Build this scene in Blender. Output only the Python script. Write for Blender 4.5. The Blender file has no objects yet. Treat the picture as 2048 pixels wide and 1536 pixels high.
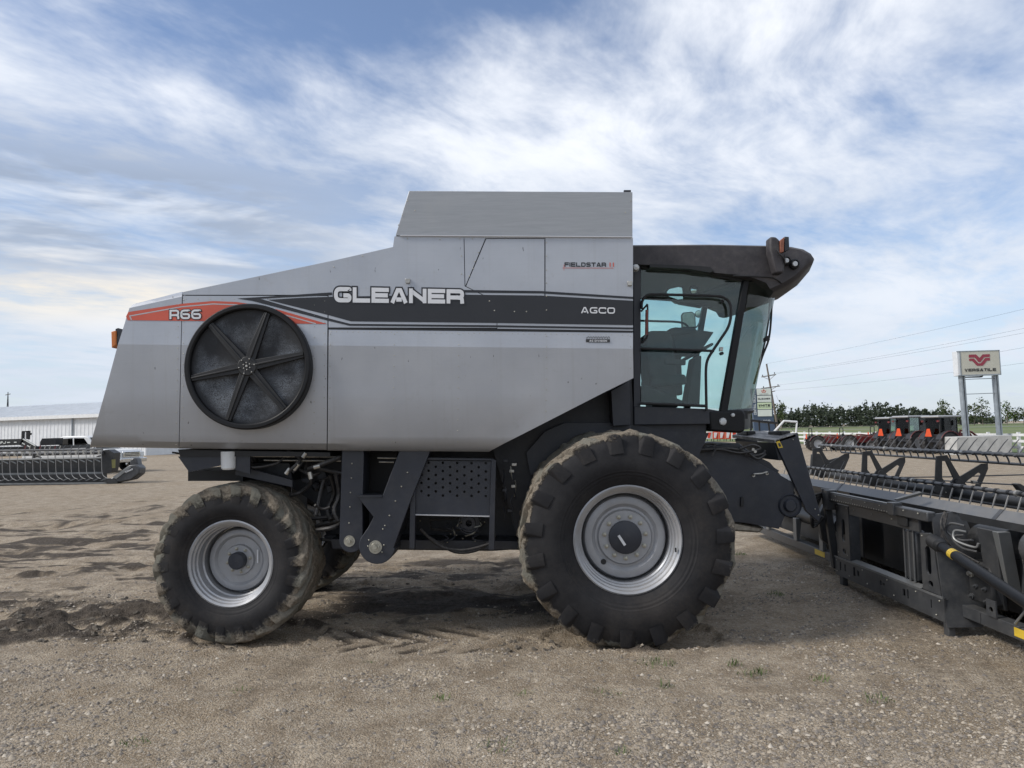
import bpy, bmesh, math, random
import numpy as np
from mathutils import Vector, Matrix, noise as mnoise
from mathutils.geometry import tessellate_polygon
R = math.radians
random.seed(7)
rng = np.random.default_rng(7)
scene = bpy.context.scene
COL = scene.collection

# ------------------------------------------------------------------ camera
FPX, HC, PITCH, ROLL = 1480.0, 1.82, math.atan(92 / 1480.0), R(1.1)
_f = Vector((0, math.cos(PITCH), math.sin(PITCH)))
_u0 = Vector((0, -math.sin(PITCH), math.cos(PITCH)))
_r0 = Vector((1, 0, 0))
_right = math.cos(ROLL) * _r0 - math.sin(ROLL) * _u0
_up = math.sin(ROLL) * _r0 + math.cos(ROLL) * _u0
cam_d = bpy.data.cameras.new('camera')
cam_d.sensor_width = 36.0
cam_d.lens = FPX / 2048 * 36
cam_d.clip_start = 0.05
cam_d.clip_end = 5000
cam = bpy.data.objects.new('camera', cam_d)
COL.objects.link(cam)
mw = Matrix((( _right.x, _up.x, -_f.x, 0), (_right.y, _up.y, -_f.y, 0), (_right.z, _up.z, -_f.z, HC), (0, 0, 0, 1)))
cam.matrix_world = mw
scene.camera = cam

def ray(px, py):
    a, b = (px - 1024) / FPX, (768 - py) / FPX
    return _f + a * _right + b * _up
def P(px, py, Y):
    d = ray(px, py); t = Y / d.y
    return Vector((d.x * t, Y, HC + d.z * t))
def PX(px, py, X):
    d = ray(px, py); t = X / d.x
    return Vector((X, d.y * t, HC + d.z * t))
def G(px, py, z=0.0):
    d = ray(px, py); t = (z - HC) / d.z
    return Vector((d.x * t, d.y * t, z))

# ------------------------------------------------------------------ node helper
class NT:
    def __init__(s, tree):
        s.t = tree; s.n = tree.nodes; s.l = tree.links
    def node(s, typ, **kw):
        n = s.n.new(typ)
        for k, v in kw.items(): setattr(n, k, v)
        return n
    def put(s, sock, v):
        if v is None: return
        if hasattr(v, 'links') and hasattr(v, 'node'): s.l.new(v, sock)
        else: sock.default_value = v
    def m(s, op, a, b=None, c=None, clamp=False):
        n = s.node('ShaderNodeMath', operation=op, use_clamp=clamp)
        s.put(n.inputs[0], a); s.put(n.inputs[1], b); s.put(n.inputs[2], c)
        return n.outputs[0]
    def vm(s, op, a, b=None):
        n = s.node('ShaderNodeVectorMath', operation=op)
        s.put(n.inputs[0], a)
        if b is not None: s.put(n.inputs[1], b)
        return n.outputs['Value'] if op in ('LENGTH', 'DOT_PRODUCT', 'DISTANCE') else n.outputs[0]
    def mix(s, fac, a, b, blend='MIX'):
        n = s.node('ShaderNodeMix', data_type='RGBA', blend_type=blend)
        s.put(n.inputs[0], fac); s.put(n.inputs[6], a); s.put(n.inputs[7], b)
        return n.outputs[2]
    def noise(s, vec, scale, detail=4, rough=.55, dist=0., lac=2.0):
        n = s.node('ShaderNodeTexNoise')
        s.put(n.inputs['Vector'], vec); n.inputs['Scale'].default_value = scale
        n.inputs['Detail'].default_value = detail; n.inputs['Roughness'].default_value = rough
        n.inputs['Distortion'].default_value = dist
        return n.outputs['Fac']
    def voro(s, vec, scale, feature='F1', out='Distance', rnd=1.0):
        n = s.node('ShaderNodeTexVoronoi', feature=feature)
        s.put(n.inputs['Vector'], vec); n.inputs['Scale'].default_value = scale
        n.inputs['Randomness'].default_value = rnd
        return n.outputs[out]
    def ss(s, x, a, b):
        n = s.node('ShaderNodeMapRange', interpolation_type='SMOOTHSTEP')
        s.put(n.inputs[0], x); s.put(n.inputs[1], a); s.put(n.inputs[2], b)
        n.inputs[3].default_value = 0; n.inputs[4].default_value = 1
        return n.outputs[0]
    def comb(s, x, y, z):
        n = s.node('ShaderNodeCombineXYZ')
        for i, v in enumerate((x, y, z)): s.put(n.inputs[i], v)
        return n.outputs[0]
    def sep(s, v):
        n = s.node('ShaderNodeSeparateXYZ'); s.put(n.inputs[0], v)
        return n.outputs
    def bump(s, h, strength=.3, dist=.01):
        n = s.node('ShaderNodeBump'); s.put(n.inputs['Height'], h)
        n.inputs['Strength'].default_value = strength; n.inputs['Distance'].default_value = dist
        return n.outputs[0]

# ------------------------------------------------------------------ world, sun, exposure
SUN_AZ, SUN_EL = -106.0, 38.0       # degrees clockwise from +Y (left of the machine), elevation
world = bpy.data.worlds.new('World'); scene.world = world
world.use_nodes = True
w = NT(world.node_tree); w.n.clear()
sky = w.node('ShaderNodeTexSky', sky_type='NISHITA', sun_disc=False)
sky.sun_elevation = R(SUN_EL); sky.sun_rotation = R(SUN_AZ)
sky.air_density = 1.0; sky.dust_density = 0.6; sky.ozone_density = 2.0
tc = w.node('ShaderNodeTexCoord')
d = w.vm('NORMALIZE', tc.outputs['Generated'])
dx, dy, dz = w.sep(d)
el = w.m('ARCSINE', dz)
az = w.m('ARCTAN2', dx, dy)
zz = w.m('ADD', w.m('MAXIMUM', dz, 0.0), 0.13)
pu, pv = w.m('DIVIDE', dx, zz), w.m('DIVIDE', dy, zz)
# streaks run about 48 degrees across the cloud plane
c48, s48 = math.cos(R(48)), math.sin(R(48))
qa = w.m('ADD', w.m('MULTIPLY', pu, c48), w.m('MULTIPLY', pv, s48))
qb = w.m('SUBTRACT', w.m('MULTIPLY', pv, c48), w.m('MULTIPLY', pu, s48))
warp = w.noise(w.comb(qa, qb, 3.3), 0.9, 2, .5)
warp = w.m('MULTIPLY', w.m('SUBTRACT', warp, .5), .8)
qv = w.comb(w.m('MULTIPLY', qa, 0.62), w.m('ADD', w.m('MULTIPLY', qb, 1.15), warp), 1.7)
streak = w.noise(qv, 1.7, 7, .64, .22)
soft = w.noise(w.comb(pu, pv, 0.4), 0.75, 4, .52, .25)
fine = w.noise(w.comb(w.m('MULTIPLY', qa, 1.25), w.m('MULTIPLY', qb, 2.0), 5.1), 2.6, 4, .62, .15)
# clear patch high up left of centre
pa = w.m('DIVIDE', w.m('ADD', az, .22), .34)
pe = w.m('DIVIDE', w.m('SUBTRACT', el, .58), .16)
clear = w.m('ADD', w.m('MULTIPLY', pa, pa), w.m('MULTIPLY', pe, pe))
clear = w.m('EXPONENT', w.m('MULTIPLY', clear, -1.0))
pa2 = w.m('DIVIDE', w.m('SUBTRACT', az, .62), .36)
pe2 = w.m('DIVIDE', w.m('SUBTRACT', el, .36), .24)
clear2 = w.m('EXPONENT', w.m('MULTIPLY', w.m('ADD', w.m('MULTIPLY', pa2, pa2), w.m('MULTIPLY', pe2, pe2)), -1.0))
cov = w.m('ADD', w.m('MULTIPLY', streak, 0.85), w.m('MULTIPLY', soft, 0.55))
cov = w.m('ADD', cov, w.m('MULTIPLY', w.m('SUBTRACT', fine, .5), .42))
cov = w.m('SUBTRACT', cov, w.m('MULTIPLY', clear, .46))
cov = w.m('SUBTRACT', cov, w.m('MULTIPLY', clear2, .07))
mask = w.ss(cov, .38, .82)
# low horizontal banks
bank = w.noise(w.comb(w.m('MULTIPLY', az, 1.6), w.m('MULTIPLY', el, 9.0), 2.0), 1.7, 5, .58, .3)
bankw = w.m('MULTIPLY', w.ss(el, .14, .22), w.m('SUBTRACT', 1.0, w.ss(el, .29, .40)))
leftw = w.m('SUBTRACT', 1.0, w.ss(az, -.42, -.02))
bankm = w.m('MULTIPLY', w.m('MULTIPLY', w.ss(bank, .34, .52), bankw), w.m('ADD', w.m('MULTIPLY', leftw, .95), .10))
shade = w.ss(w.m('ADD', w.m('MULTIPLY', soft, .7), w.m('MULTIPLY', streak, .4)), .40, .72)
cloud = w.mix(shade, (4.5, 5.1, 6.1, 1), (7.7, 7.9, 8.3, 1))
cloud = w.mix(bankm, cloud, (2.9, 3.4, 4.3, 1))
low = w.m('SUBTRACT', 1.0, w.ss(el, .02, .34))
cloud = w.mix(w.m('MULTIPLY', low, .72), cloud, (4.6, 5.2, 6.1, 1))
ga = w.m('DIVIDE', w.m('ADD', az, .62), .30)
ge = w.m('DIVIDE', w.m('SUBTRACT', el, .175), .035)
glow = w.m('EXPONENT', w.m('MULTIPLY', w.m('ADD', w.m('MULTIPLY', ga, ga), w.m('MULTIPLY', ge, ge)), -1.0))
glow = w.m('MULTIPLY', glow, w.m('SUBTRACT', 1.0, bankm))
cloud = w.mix(w.m('MULTIPLY', glow, .85), cloud, (8.2, 7.1, 5.4, 1))
mask = w.m('MAXIMUM', mask, w.m('MAXIMUM', w.m('MULTIPLY', bankm, .9), w.m('MULTIPLY', low, .75)))
skyb = w.mix(1.0, sky.outputs[0], (1.0, 1.03, 1.12, 1), 'MULTIPLY')
skyb = w.mix(.07, skyb, (5.2, 5.7, 6.6, 1))
skyc = w.mix(w.m('MULTIPLY', mask, .96), skyb, cloud)
bg = w.node('ShaderNodeBackground'); w.put(bg.inputs[0], skyc); bg.inputs[1].default_value = 0.10
world.cycles.sampling_method = 'MANUAL'; world.cycles.sample_map_resolution = 256
wo = w.node('ShaderNodeOutputWorld'); w.l.new(bg.outputs[0], wo.inputs[0])

sun_d = bpy.data.lights.new('sun', 'SUN'); sun_d.energy = 2.3; sun_d.angle = R(14); sun_d.color = (1, .95, .88)
sun = bpy.data.objects.new('sun', sun_d); COL.objects.link(sun)
sd = Vector((math.sin(R(SUN_AZ)) * math.cos(R(SUN_EL)), math.cos(R(SUN_AZ)) * math.cos(R(SUN_EL)), math.sin(R(SUN_EL))))
sun.rotation_euler = sd.to_track_quat('Z', 'Y').to_euler()
sun.location = (0, 0, 30)
vs = scene.view_settings
vs.view_transform = 'Standard'; vs.look = 'None'; vs.gamma = 1.0; vs.exposure = 0.45; vs.use_curve_mapping = False
scene.cycles.max_bounces = 5; scene.cycles.transparent_max_bounces = 12

# ------------------------------------------------------------------ materials
MATS = {}
def new_mat(name):
    m = bpy.data.materials.new(name); m.use_nodes = True
    t = NT(m.node_tree); t.n.clear()
    out = t.node('ShaderNodeOutputMaterial'); b = t.node('ShaderNodeBsdfPrincipled')
    t.l.new(b.outputs[0], out.inputs[0])
    MATS[name] = m
    return m, t, b, out
def c4(c): return (c[0], c[1], c[2], 1)
def mat(name, col, rough=.5, metal=0., var=.12, scale=6., bump=0., bscale=60., dust=0., dustcol=(.30, .27, .23), spec=.5):
    m, t, b, out = new_mat(name)
    co = t.node('ShaderNodeTexCoord').outputs['Object']
    n = t.noise(co, scale, 6, .6)
    lo = tuple(max(0, x * (1 - var)) for x in col); hi = tuple(min(1, x * (1 + var)) for x in col)
    c = t.mix(t.ss(n, .3, .7), c4(lo), c4(hi))
    rr = t.m('ADD', rough - .08, t.m('MULTIPLY', n, .16))
    if dust > 0:
        n2 = t.noise(co, scale * 2.3 + 1, 8, .7)
        nz = t.sep(t.node('ShaderNodeNewGeometry').outputs['Normal'])[2]
        f = t.m('MULTIPLY', t.ss(t.m('ADD', n2, t.m('MULTIPLY', nz, .22)), .40, .80), dust, clamp=True)
        c = t.mix(f, c, c4(dustcol)); rr = t.m('ADD', rr, t.m('MULTIPLY', f, .3))
        mm = t.m('MULTIPLY', t.m('SUBTRACT', 1.0, f), metal); t.put(b.inputs['Metallic'], mm)
    else: b.inputs['Metallic'].default_value = metal
    t.put(b.inputs['Base Color'], c); t.put(b.inputs['Roughness'], rr)
    b.inputs['Specular IOR Level'].default_value = spec
    if bump > 0: t.put(b.inputs['Normal'], t.bump(t.noise(co, bscale, 5, .6), bump, .004))
    return m
def glassmat(name, tint, refl=1.0, rough=.02, haze=0.0):
    m = bpy.data.materials.new(name); m.use_nodes = True; t = NT(m.node_tree); t.n.clear()
    out = t.node('ShaderNodeOutputMaterial')
    tr = t.node('ShaderNodeBsdfTransparent'); tr.inputs[0].default_value = c4(tint)
    gl = t.node('ShaderNodeBsdfGlossy'); gl.inputs['Roughness'].default_value = rough
    fr = t.node('ShaderNodeFresnel'); fr.inputs[0].default_value = 1.5
    mx = t.node('ShaderNodeMixShader'); t.put(mx.inputs[0], t.m('MULTIPLY', fr.outputs[0], refl, clamp=True))
    t.l.new(tr.outputs[0], mx.inputs[1]); t.l.new(gl.outputs[0], mx.inputs[2])
    sh = mx.outputs[0]
    if haze > 0:
        co = t.node('ShaderNodeTexCoord').outputs['Object']
        n = t.noise(co, 3, 7, .65)
        df = t.node('ShaderNodeBsdfDiffuse'); df.inputs[0].default_value = (.45, .45, .42, 1)
        m2 = t.node('ShaderNodeMixShader'); t.put(m2.inputs[0], t.m('MULTIPLY', t.ss(n, .35, .8), haze))
        t.l.new(sh, m2.inputs[1]); t.l.new(df.outputs[0], m2.inputs[2]); sh = m2.outputs[0]
    t.l.new(sh, out.inputs[0]); MATS[name] = m
    return m

# ------------------------------------------------------------------ mesh helpers
ORG = {}
def tag(o, label=None, cat=None, group=None, kind=None):
    if label: o['label'] = label
    if cat: o['category'] = cat
    if group: o['group'] = group
    if kind: o['kind'] = kind
    return o
def empty(name, loc, parent=None):
    o = bpy.data.objects.new(name, None); COL.objects.link(o)
    loc = Vector(loc)
    if parent: o.parent = parent; o.location = loc - ORG[parent]
    else: o.location = loc
    o.empty_display_size = .2
    ORG[o] = loc
    return o
def link(name, me, parent=None, loc=None, rot=None):
    o = bpy.data.objects.new(name, me); COL.objects.link(o)
    if parent: o.parent = parent
    l = Vector(loc) if loc is not None else (ORG[parent] if parent else Vector())
    o.location = l - (ORG[parent] if parent else Vector())
    if rot is not None: o.rotation_euler = rot
    ORG[o] = l
    return o

class MB:
    def __init__(s): s.v = []; s.f = []
    def add(s, vs, fs):
        n = len(s.v); s.v.extend([tuple(x) for x in vs]); s.f.extend([tuple(i + n for i in f) for f in fs]); return s
    def box(s, c, size, rot=None):
        c = Vector(c); h = [x / 2 for x in size]; vs = []
        for z in (-1, 1):
            for y in (-1, 1):
                for x in (-1, 1):
                    p = Vector((x * h[0], y * h[1], z * h[2]))
                    if rot is not None: p = rot @ p
                    vs.append(c + p)
        return s.add(vs, [(0, 2, 3, 1), (4, 5, 7, 6), (0, 1, 5, 4), (2, 6, 7, 3), (0, 4, 6, 2), (1, 3, 7, 5)])
    def bx(s, x0, x1, y0, y1, z0, z1):
        return s.box(((x0 + x1) / 2, (y0 + y1) / 2, (z0 + z1) / 2), (abs(x1 - x0), abs(y1 - y0), abs(z1 - z0)))
    def prism(s, pts, vec, back=None):
        pts = [Vector(p) for p in pts]; n = len(pts)
        b = [p + Vector(vec) for p in pts] if back is None else [Vector(p) for p in back]
        fs = [tuple(range(n)), tuple(range(2 * n - 1, n - 1, -1))]
        for i in range(n):
            j = (i + 1) % n; fs.append((i, i + n, j + n, j))
        return s.add(pts + b, fs)
    def pp(s, poly, Y, depth):            # outline read off the photograph, standing at distance Y, with real depth
        return s.prism([P(x, y, Y) for x, y in poly], (0, depth, 0))
    def plate(s, outer, holes, fn, vec):
        vec = Vector(vec)
        loops = [list(outer)] + [list(h) for h in holes]
        flat = [p for l in loops for p in l]
        tris = tessellate_polygon([[Vector((x, y, 0)) for x, y in l] for l in loops])
        f3 = [Vector(fn(x, y)) for x, y in flat]; n = len(flat)
        fs = [tuple(t) for t in tris] + [tuple(i + n for i in reversed(t)) for t in tris]
        k = 0
        for l in loops:
            m = len(l)
            for i in range(m):
                j = (i + 1) % m; fs.append((k + i, k + i + n, k + j + n, k + j))
            k += m
        return s.add(f3 + [p + vec for p in f3], fs)
    def tube(s, path, r, n=8, closed=False, caps=True):
        path = [Vector(p) for p in path]; m = len(path)
        rad = r if isinstance(r, (list, tuple)) else [r] * m
        up = None; rings = []
        for i in range(m):
            if closed: t = path[(i + 1) % m] - path[i - 1]
            else: t = path[min(i + 1, m - 1)] - path[max(i - 1, 0)]
            if t.length < 1e-9: t = Vector((0, 0, 1))
            t.normalize()
            if up is None:
                up = t.cross(Vector((0, 0, 1)))
                if up.length < .1: up = t.cross(Vector((0, 1, 0)))
                up.normalize()
            else:
                up = up - t * up.dot(t)
                if up.length < 1e-6: up = t.orthogonal()
                up.normalize()
            b = t.cross(up)
            rings.append([path[i] + (up * math.cos(2 * math.pi * k / n) + b * math.sin(2 * math.pi * k / n)) * rad[i] for k in range(n)])
        vs = [p for rg in rings for p in rg]; fs = []
        for i in range(m if closed else m - 1):
            a, c = i * n, ((i + 1) % m) * n
            for k in range(n):
                fs.append((a + k, a + (k + 1) % n, c + (k + 1) % n, c + k))
        if caps and not closed:
            fs.append(tuple(reversed(range(n)))); fs.append(tuple((m - 1) * n + k for k in range(n)))
        return s.add(vs, fs)
    def lathe(s, prof, c, n=48, axis='Y', closed=False, ang=None):
        c = Vector(c); m = len(prof); vs = []; fs = []
        for k in range(n):
            a = 2 * math.pi * k / n; ca, sa = math.cos(a), math.sin(a)
            for r, h in prof:
                if axis == 'Y': vs.append(c + Vector((r * ca, h, r * sa)))
                elif axis == 'Z': vs.append(c + Vector((r * ca, r * sa, h)))
                else: vs.append(c + Vector((h, r * ca, r * sa)))
        for k in range(n):
            k2 = (k + 1) % n
            for i in range(m if closed else m - 1):
                j = (i + 1) % m
                fs.append((k * m + i, k2 * m + i, k2 * m + j, k * m + j))
        return s.add(vs, fs)
    def disc(s, c, r, n=16, axis='Y', sgn=-1):
        c = Vector(c); vs = []
        for k in range(n):
            a = 2 * math.pi * k / n
            o = {'Y': Vector((math.cos(a), 0, math.sin(a))), 'X': Vector((0, math.cos(a), math.sin(a))), 'Z': Vector((math.cos(a), math.sin(a), 0))}[axis]
            vs.append(c + o * r)
        return s.add(vs, [tuple(range(n))])
    def cyl(s, c, r, h, n=16, axis='Y'):
        c = Vector(c); ax = {'X': Vector((1, 0, 0)), 'Y': Vector((0, 1, 0)), 'Z': Vector((0, 0, 1))}[axis]
        return s.tube([c - ax * h / 2, c + ax * h / 2], r, n)
    def mesh(s, name, material, org=Vector(), smooth=True, angle=32):
        me = bpy.data.meshes.new(name)
        o = Vector(org)
        me.from_pydata([(x - o.x, y - o.y, z - o.z) for x, y, z in s.v], [], s.f)
        me.update()
        bm = bmesh.new(); bm.from_mesh(me)
        bmesh.ops.recalc_face_normals(bm, faces=bm.faces)
        bm.to_mesh(me); bm.free()
        me.materials.append(MATS[material] if isinstance(material, str) else material)
        if smooth:
            me.polygons.foreach_set('use_smooth', [True] * len(me.polygons))
            me.set_sharp_from_angle(angle=R(angle))
        return me
    def build(s, name, material, parent=None, smooth=True, bevel=0., seg=2, angle=32, label=None):
        if parent is not None: org = ORG[parent]
        else:
            a = np.array(s.v); org = Vector(((a[:, 0].min() + a[:, 0].max()) / 2, (a[:, 1].min() + a[:, 1].max()) / 2, a[:, 2].min()))
        me = s.mesh(name, material, org, smooth, angle)
        o = link(name, me, parent, org)
        if bevel > 0:
            b = o.modifiers.new('bevel', 'BEVEL'); b.width = bevel; b.segments = seg; b.limit_method = 'ANGLE'; b.angle_limit = R(35)
            b.harden_normals = False
        if label: o['label'] = label
        return o

def bez(p, n=10):                          # smooth curve through points (Catmull-Rom)
    p = [Vector(q) for q in p]; q = [p[0]] + p + [p[-1]]; out = []
    for i in range(1, len(q) - 2):
        for k in range(n):
            t = k / n; a, b, c, e = q[i - 1], q[i], q[i + 1], q[i + 2]
            out.append(.5 * ((2 * b) + (c - a) * t + (2 * a - 5 * b + 4 * c - e) * t * t + (3 * b - a - 3 * c + e) * t ** 3))
    out.append(p[-1]); return out
def circ(cx, cy, r, n=12, ry=None):
    ry = ry or r
    return [(cx + r * math.cos(2 * math.pi * k / n), cy + ry * math.sin(2 * math.pi * k / n)) for k in range(n)]
def oval(cx, cy, w_, h_, n=6):             # stadium, upright
    r = min(w_, h_) / 2; pts = []
    if h_ >= w_:
        for k in range(n + 1): a = math.pi * k / n; pts.append((cx + r * math.cos(a), cy + (h_ / 2 - r) + r * math.sin(a)))
        for k in range(n + 1): a = math.pi + math.pi * k / n; pts.append((cx + r * math.cos(a), cy - (h_ / 2 - r) + r * math.sin(a)))
    else:
        for k in range(n + 1): a = -math.pi / 2 + math.pi * k / n; pts.append((cx + (w_ / 2 - r) + r * math.cos(a), cy + r * math.sin(a)))
        for k in range(n + 1): a = math.pi / 2 + math.pi * k / n; pts.append((cx - (w_ / 2 - r) + r * math.cos(a), cy + r * math.sin(a)))
    return pts

# ------------------------------------------------------------------ lettering (stroke alphabet)
AL = {
 'G': [[(1, .86), (1, 1), (0, 1), (0, 0), (1, 0), (1, .44), (.55, .44)]], 'L': [[(0, 1), (0, 0), (1, 0)]],
 'E': [[(1, 1), (0, 1), (0, 0), (1, 0)], [(0, .5), (.92, .5)]], 'A': [[(0, 0), (.40, 1), (.60, 1), (1, 0)], [(.30, .27), (.70, .27)]],
 'N': [[(0, 0), (0, 1)], [(.06, .92), (.94, .08)], [(1, 0), (1, 1)]], 'R': [[(0, 0), (0, 1)], [(.08, 1), (1, 1), (1, .40), (.08, .40)], [(.70, .40), (.98, .34), (1, 0)]],
 '6': [[(1, .92), (1, 1), (0, 1), (0, 0), (1, 0), (1, .52), (.05, .52)]], 'C': [[(1, .76), (1, 1), (0, 1), (0, 0), (1, 0), (1, .24)]],
 'O': [[(.5, 1), (1, 1), (1, 0), (0, 0), (0, 1), (.5, 1)]], 'F': [[(1, 1), (0, 1), (0, 0)], [(0, .5), (.92, .5)]],
 'I': [[(.5, 0), (.5, 1)]], 'D': [[(0, 0), (0, 1)], [(.08, 1), (1, 1), (1, 0), (.08, 0)]],
 'S': [[(1, .84), (1, 1), (0, 1), (0, .5), (1, .5), (1, 0), (0, 0), (0, .16)]], 'T': [[(0, 1), (1, 1)], [(.5, 1), (.5, 0)]],
 'V': [[(0, 1), (.5, 0), (1, 1)]], 'W': [[(0, 1), (.27, 0), (.5, .9), (.73, 0), (1, 1)]],
 'H': [[(0, 0), (0, 1)], [(1, 0), (1, 1)], [(0, .5), (1, .5)]], 'P': [[(0, 0), (0, 1)], [(.08, 1), (1, 1), (1, .42), (.08, .42)]],
 'J': [[(1, 1), (1, 0), (0, 0), (0, .3)]], 'X': [[(0, 0), (1, 1)], [(0, 1), (1, 0)]],
 'B': [[(0, .5), (0, 1), (.9, 1), (.9, .53), (0, .53)], [(0, .5), (0, 0), (1, 0), (1, .5), (.9, .53)]],
 'U': [[(0, 1), (0, 0), (1, 0), (1, 1)]], 'M': [[(0, 0), (0, 1), (.5, .2), (1, 1), (1, 0)]], 'Y': [[(0, 1), (.5, .5), (1, 1)], [(.5, .5), (.5, 0)]],
}
RND = set('GR6CODSPJBU')
def round_path(p, r):
    if len(p) < 3: return p
    out = [p[0]]
    for i in range(1, len(p) - 1):
        a, b, c = Vector(p[i - 1]), Vector(p[i]), Vector(p[i + 1])
        d1, d2 = (a - b), (c - b); rr = min(r, d1.length * .49, d2.length * .49)
        s, e = b + d1.normalized() * rr, b + d2.normalized() * rr
        for k in range(6):
            t = k / 5; q = s * (1 - t) ** 2 + b * 2 * t * (1 - t) + e * t * t; out.append((q.x, q.y))
    out.append(p[-1]); return out
def ribbon2(p, w_, ext=0.):
    p = [Vector(q) for q in p]
    closed = (p[0] - p[-1]).length < 1e-6
    if not closed and ext:
        p[0] = p[0] + (p[0] - p[1]).normalized() * ext; p[-1] = p[-1] + (p[-1] - p[-2]).normalized() * ext
    L, Rr = [], []; n = len(p)
    for i in range(n):
        if closed: d0 = (p[i] - p[i - 1 if i else n - 2]); d1 = (p[(i + 1) if i < n - 1 else 1] - p[i])
        else:
            d0 = p[i] - p[i - 1] if i else p[1] - p[0]; d1 = p[i + 1] - p[i] if i < n - 1 else d0
        d0.normalize(); d1.normalize()
        n0, n1 = Vector((-d0.y, d0.x)), Vector((-d1.y, d1.x))
        m = n0 + n1
        if m.length < 1e-6: m = n0.copy()
        m.normalize(); k = min(1 / max(.35, m.dot(n0)), 2.2)
        L.append(p[i] + m * w_ / 2 * k); Rr.append(p[i] - m * w_ / 2 * k)
    return L, Rr
def text(mb, s, fn, wl=.95, gap=.30, t=.22, grow=0., lift=0., rad=.26):
    """lays s out in a 0..1 x 0..1 box handed to fn(u, v, lift)"""
    adv = []; x = 0.
    for ch in s:
        if ch == ' ': adv.append(x); x += .5; continue
        wd = 0.18 if ch == 'I' else wl
        adv.append(x); x += wd + gap
    tot = x - gap; k = 0
    for ch, x0 in zip(s, adv):
        if ch == ' ': continue
        wd = 0.18 if ch == 'I' else wl
        for path in AL[ch]:
            vy = 0 if ch in 'AVWMXY' else t / 2
            p = [(x0 + t / 2 + q[0] * (wd - t), vy + q[1] * (1 - (t / 2 if ch == 'A' else 2 * vy))) for q in path]
            if ch in RND: p = round_path(p, rad)
            L, Rr = ribbon2(p, t + 2 * grow, (0 if ch in 'AVWMXYGCS6O' else t * .48) + grow)
            lf = lift + k % 7 * .00025; k += 1
            vs = []
            for a, b in zip(L, Rr): vs += [fn(a.x / tot, a.y, lf), fn(b.x / tot, b.y, lf)]
            mb.add(vs, [(2 * i, 2 * i + 1, 2 * i + 3, 2 * i + 2) for i in range(len(L) - 1)])
    return mb
def quadmap(tl, tr, br, bl, Y):            # corners in photograph pixels on the plane at distance Y
    tl, tr, br, bl = map(Vector, (tl, tr, br, bl))
    def fn(u, v, lift=0.):
        q = (bl * (1 - u) + br * u) * (1 - v) + (tl * (1 - u) + tr * u) * v
        return P(q.x, q.y, Y - lift)
    return fn
# ------------------------------------------------------------------ material library
def silver_mat():
    m, t, b, out = new_mat('silver')
    co = t.node('ShaderNodeTexCoord').outputs['Object']
    n = t.noise(co, 1.3, 5, .6); n2 = t.noise(co, 9, 8, .7)
    x, y, z = t.sep(co)
    brushed = t.noise(t.comb(t.m('MULTIPLY', x, 1.2), y, t.m('MULTIPLY', z, 60)), 3, 4, .6)
    c = t.mix(t.ss(n, .3, .7), (.36, .378, .412, 1), (.41, .428, .46, 1))
    c = t.mix(t.m('MULTIPLY', t.ss(n2, .56, .75), .22), c, (.25, .24, .22, 1))
    c = t.mix(t.m('MULTIPLY', t.ss(brushed, .5, .75), .10), c, (.26, .27, .29, 1))
    rain = t.noise(t.comb(t.m('MULTIPLY', x, 22), y, t.m('MULTIPLY', z, .8)), 1.0, 4, .6)
    c = t.mix(t.m('MULTIPLY', t.ss(rain, .52, .72), .13), c, (.27, .265, .25, 1))
    # splashed dirt along the lower skirt, and small chips
    spl = t.m('MULTIPLY', t.ss(t.m('ADD', t.noise(co, 5, 9, .75), t.m('MULTIPLY', z, -.28)), .16, .42), .35)
    c = t.mix(spl, c, (.30, .285, .26, 1))
    chip = t.m('MULTIPLY', t.ss(t.noise(t.comb(t.m('MULTIPLY', x, 1.6), y, t.m('MULTIPLY', z, .7)), 16, 2, .4), .74, .77), .75)
    c = t.mix(chip, c, (.10, .10, .10, 1))
    t.put(b.inputs['Base Color'], c)
    b.inputs['Metallic'].default_value = .38
    t.put(b.inputs['Roughness'], t.m('ADD', .27, t.m('MULTIPLY', n2, .20)))
    t.put(b.inputs['Normal'], t.bump(t.noise(co, 1.4, 3, .5), .30, .02))
silver_mat()
def galv():
    m, t, b, out = new_mat('galvanised')
    co = t.node('ShaderNodeTexCoord').outputs['Object']
    x, y, z = t.sep(co)
    g = t.noise(t.comb(t.m('MULTIPLY', x, .8), y, t.m('MULTIPLY', z, 14)), 3.2, 8, .7, 1.2)
    n = t.noise(co, 2.2, 6, .65)
    c = t.mix(t.ss(g, .3, .75), (.34, .36, .385, 1), (.40, .42, .445, 1))
    c = t.mix(t.m('MULTIPLY', t.ss(n, .55, .8), .4), c, (.42, .43, .43, 1))
    t.put(b.inputs['Base Color'], c); b.inputs['Metallic'].default_value = .35
    t.put(b.inputs['Roughness'], t.m('ADD', .36, t.m('MULTIPLY', g, .2)))
galv()
mat('silver_plain', (.40, .41, .425), .42, .3, .05)
mat('rim', (.36, .37, .39), .36, .5, .10, 5, dust=.30)
mat('rim_disc', (.33, .34, .36), .45, .35, .12, 4, dust=.30)
mat('decal_black', (.013, .0145, .019), .45, 0, .10, 4)
mat('decal_red', (.50, .085, .05), .5, 0, .08, 4)
mat('decal_white', (.62, .63, .65), .45, .1, .05, 4)
mat('decal_grey', (.42, .425, .44), .5, .1, .05, 4)
mat('dark', (.015, .0175, .024), .48, 0, .22, 5, .25, 50, dust=.16, dustcol=(.13, .12, .105))
mat('dark_sheet', (.018, .0215, .031), .42, 0, .15, 3, .1, 30, dust=.13, dustcol=(.14, .13, .115))
mat('black', (.010, .0105, .012), .55, 0, .3, 8)
mat('black_gloss', (.007, .0075, .009), .5, 0, .2, 6, spec=.3)
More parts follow.
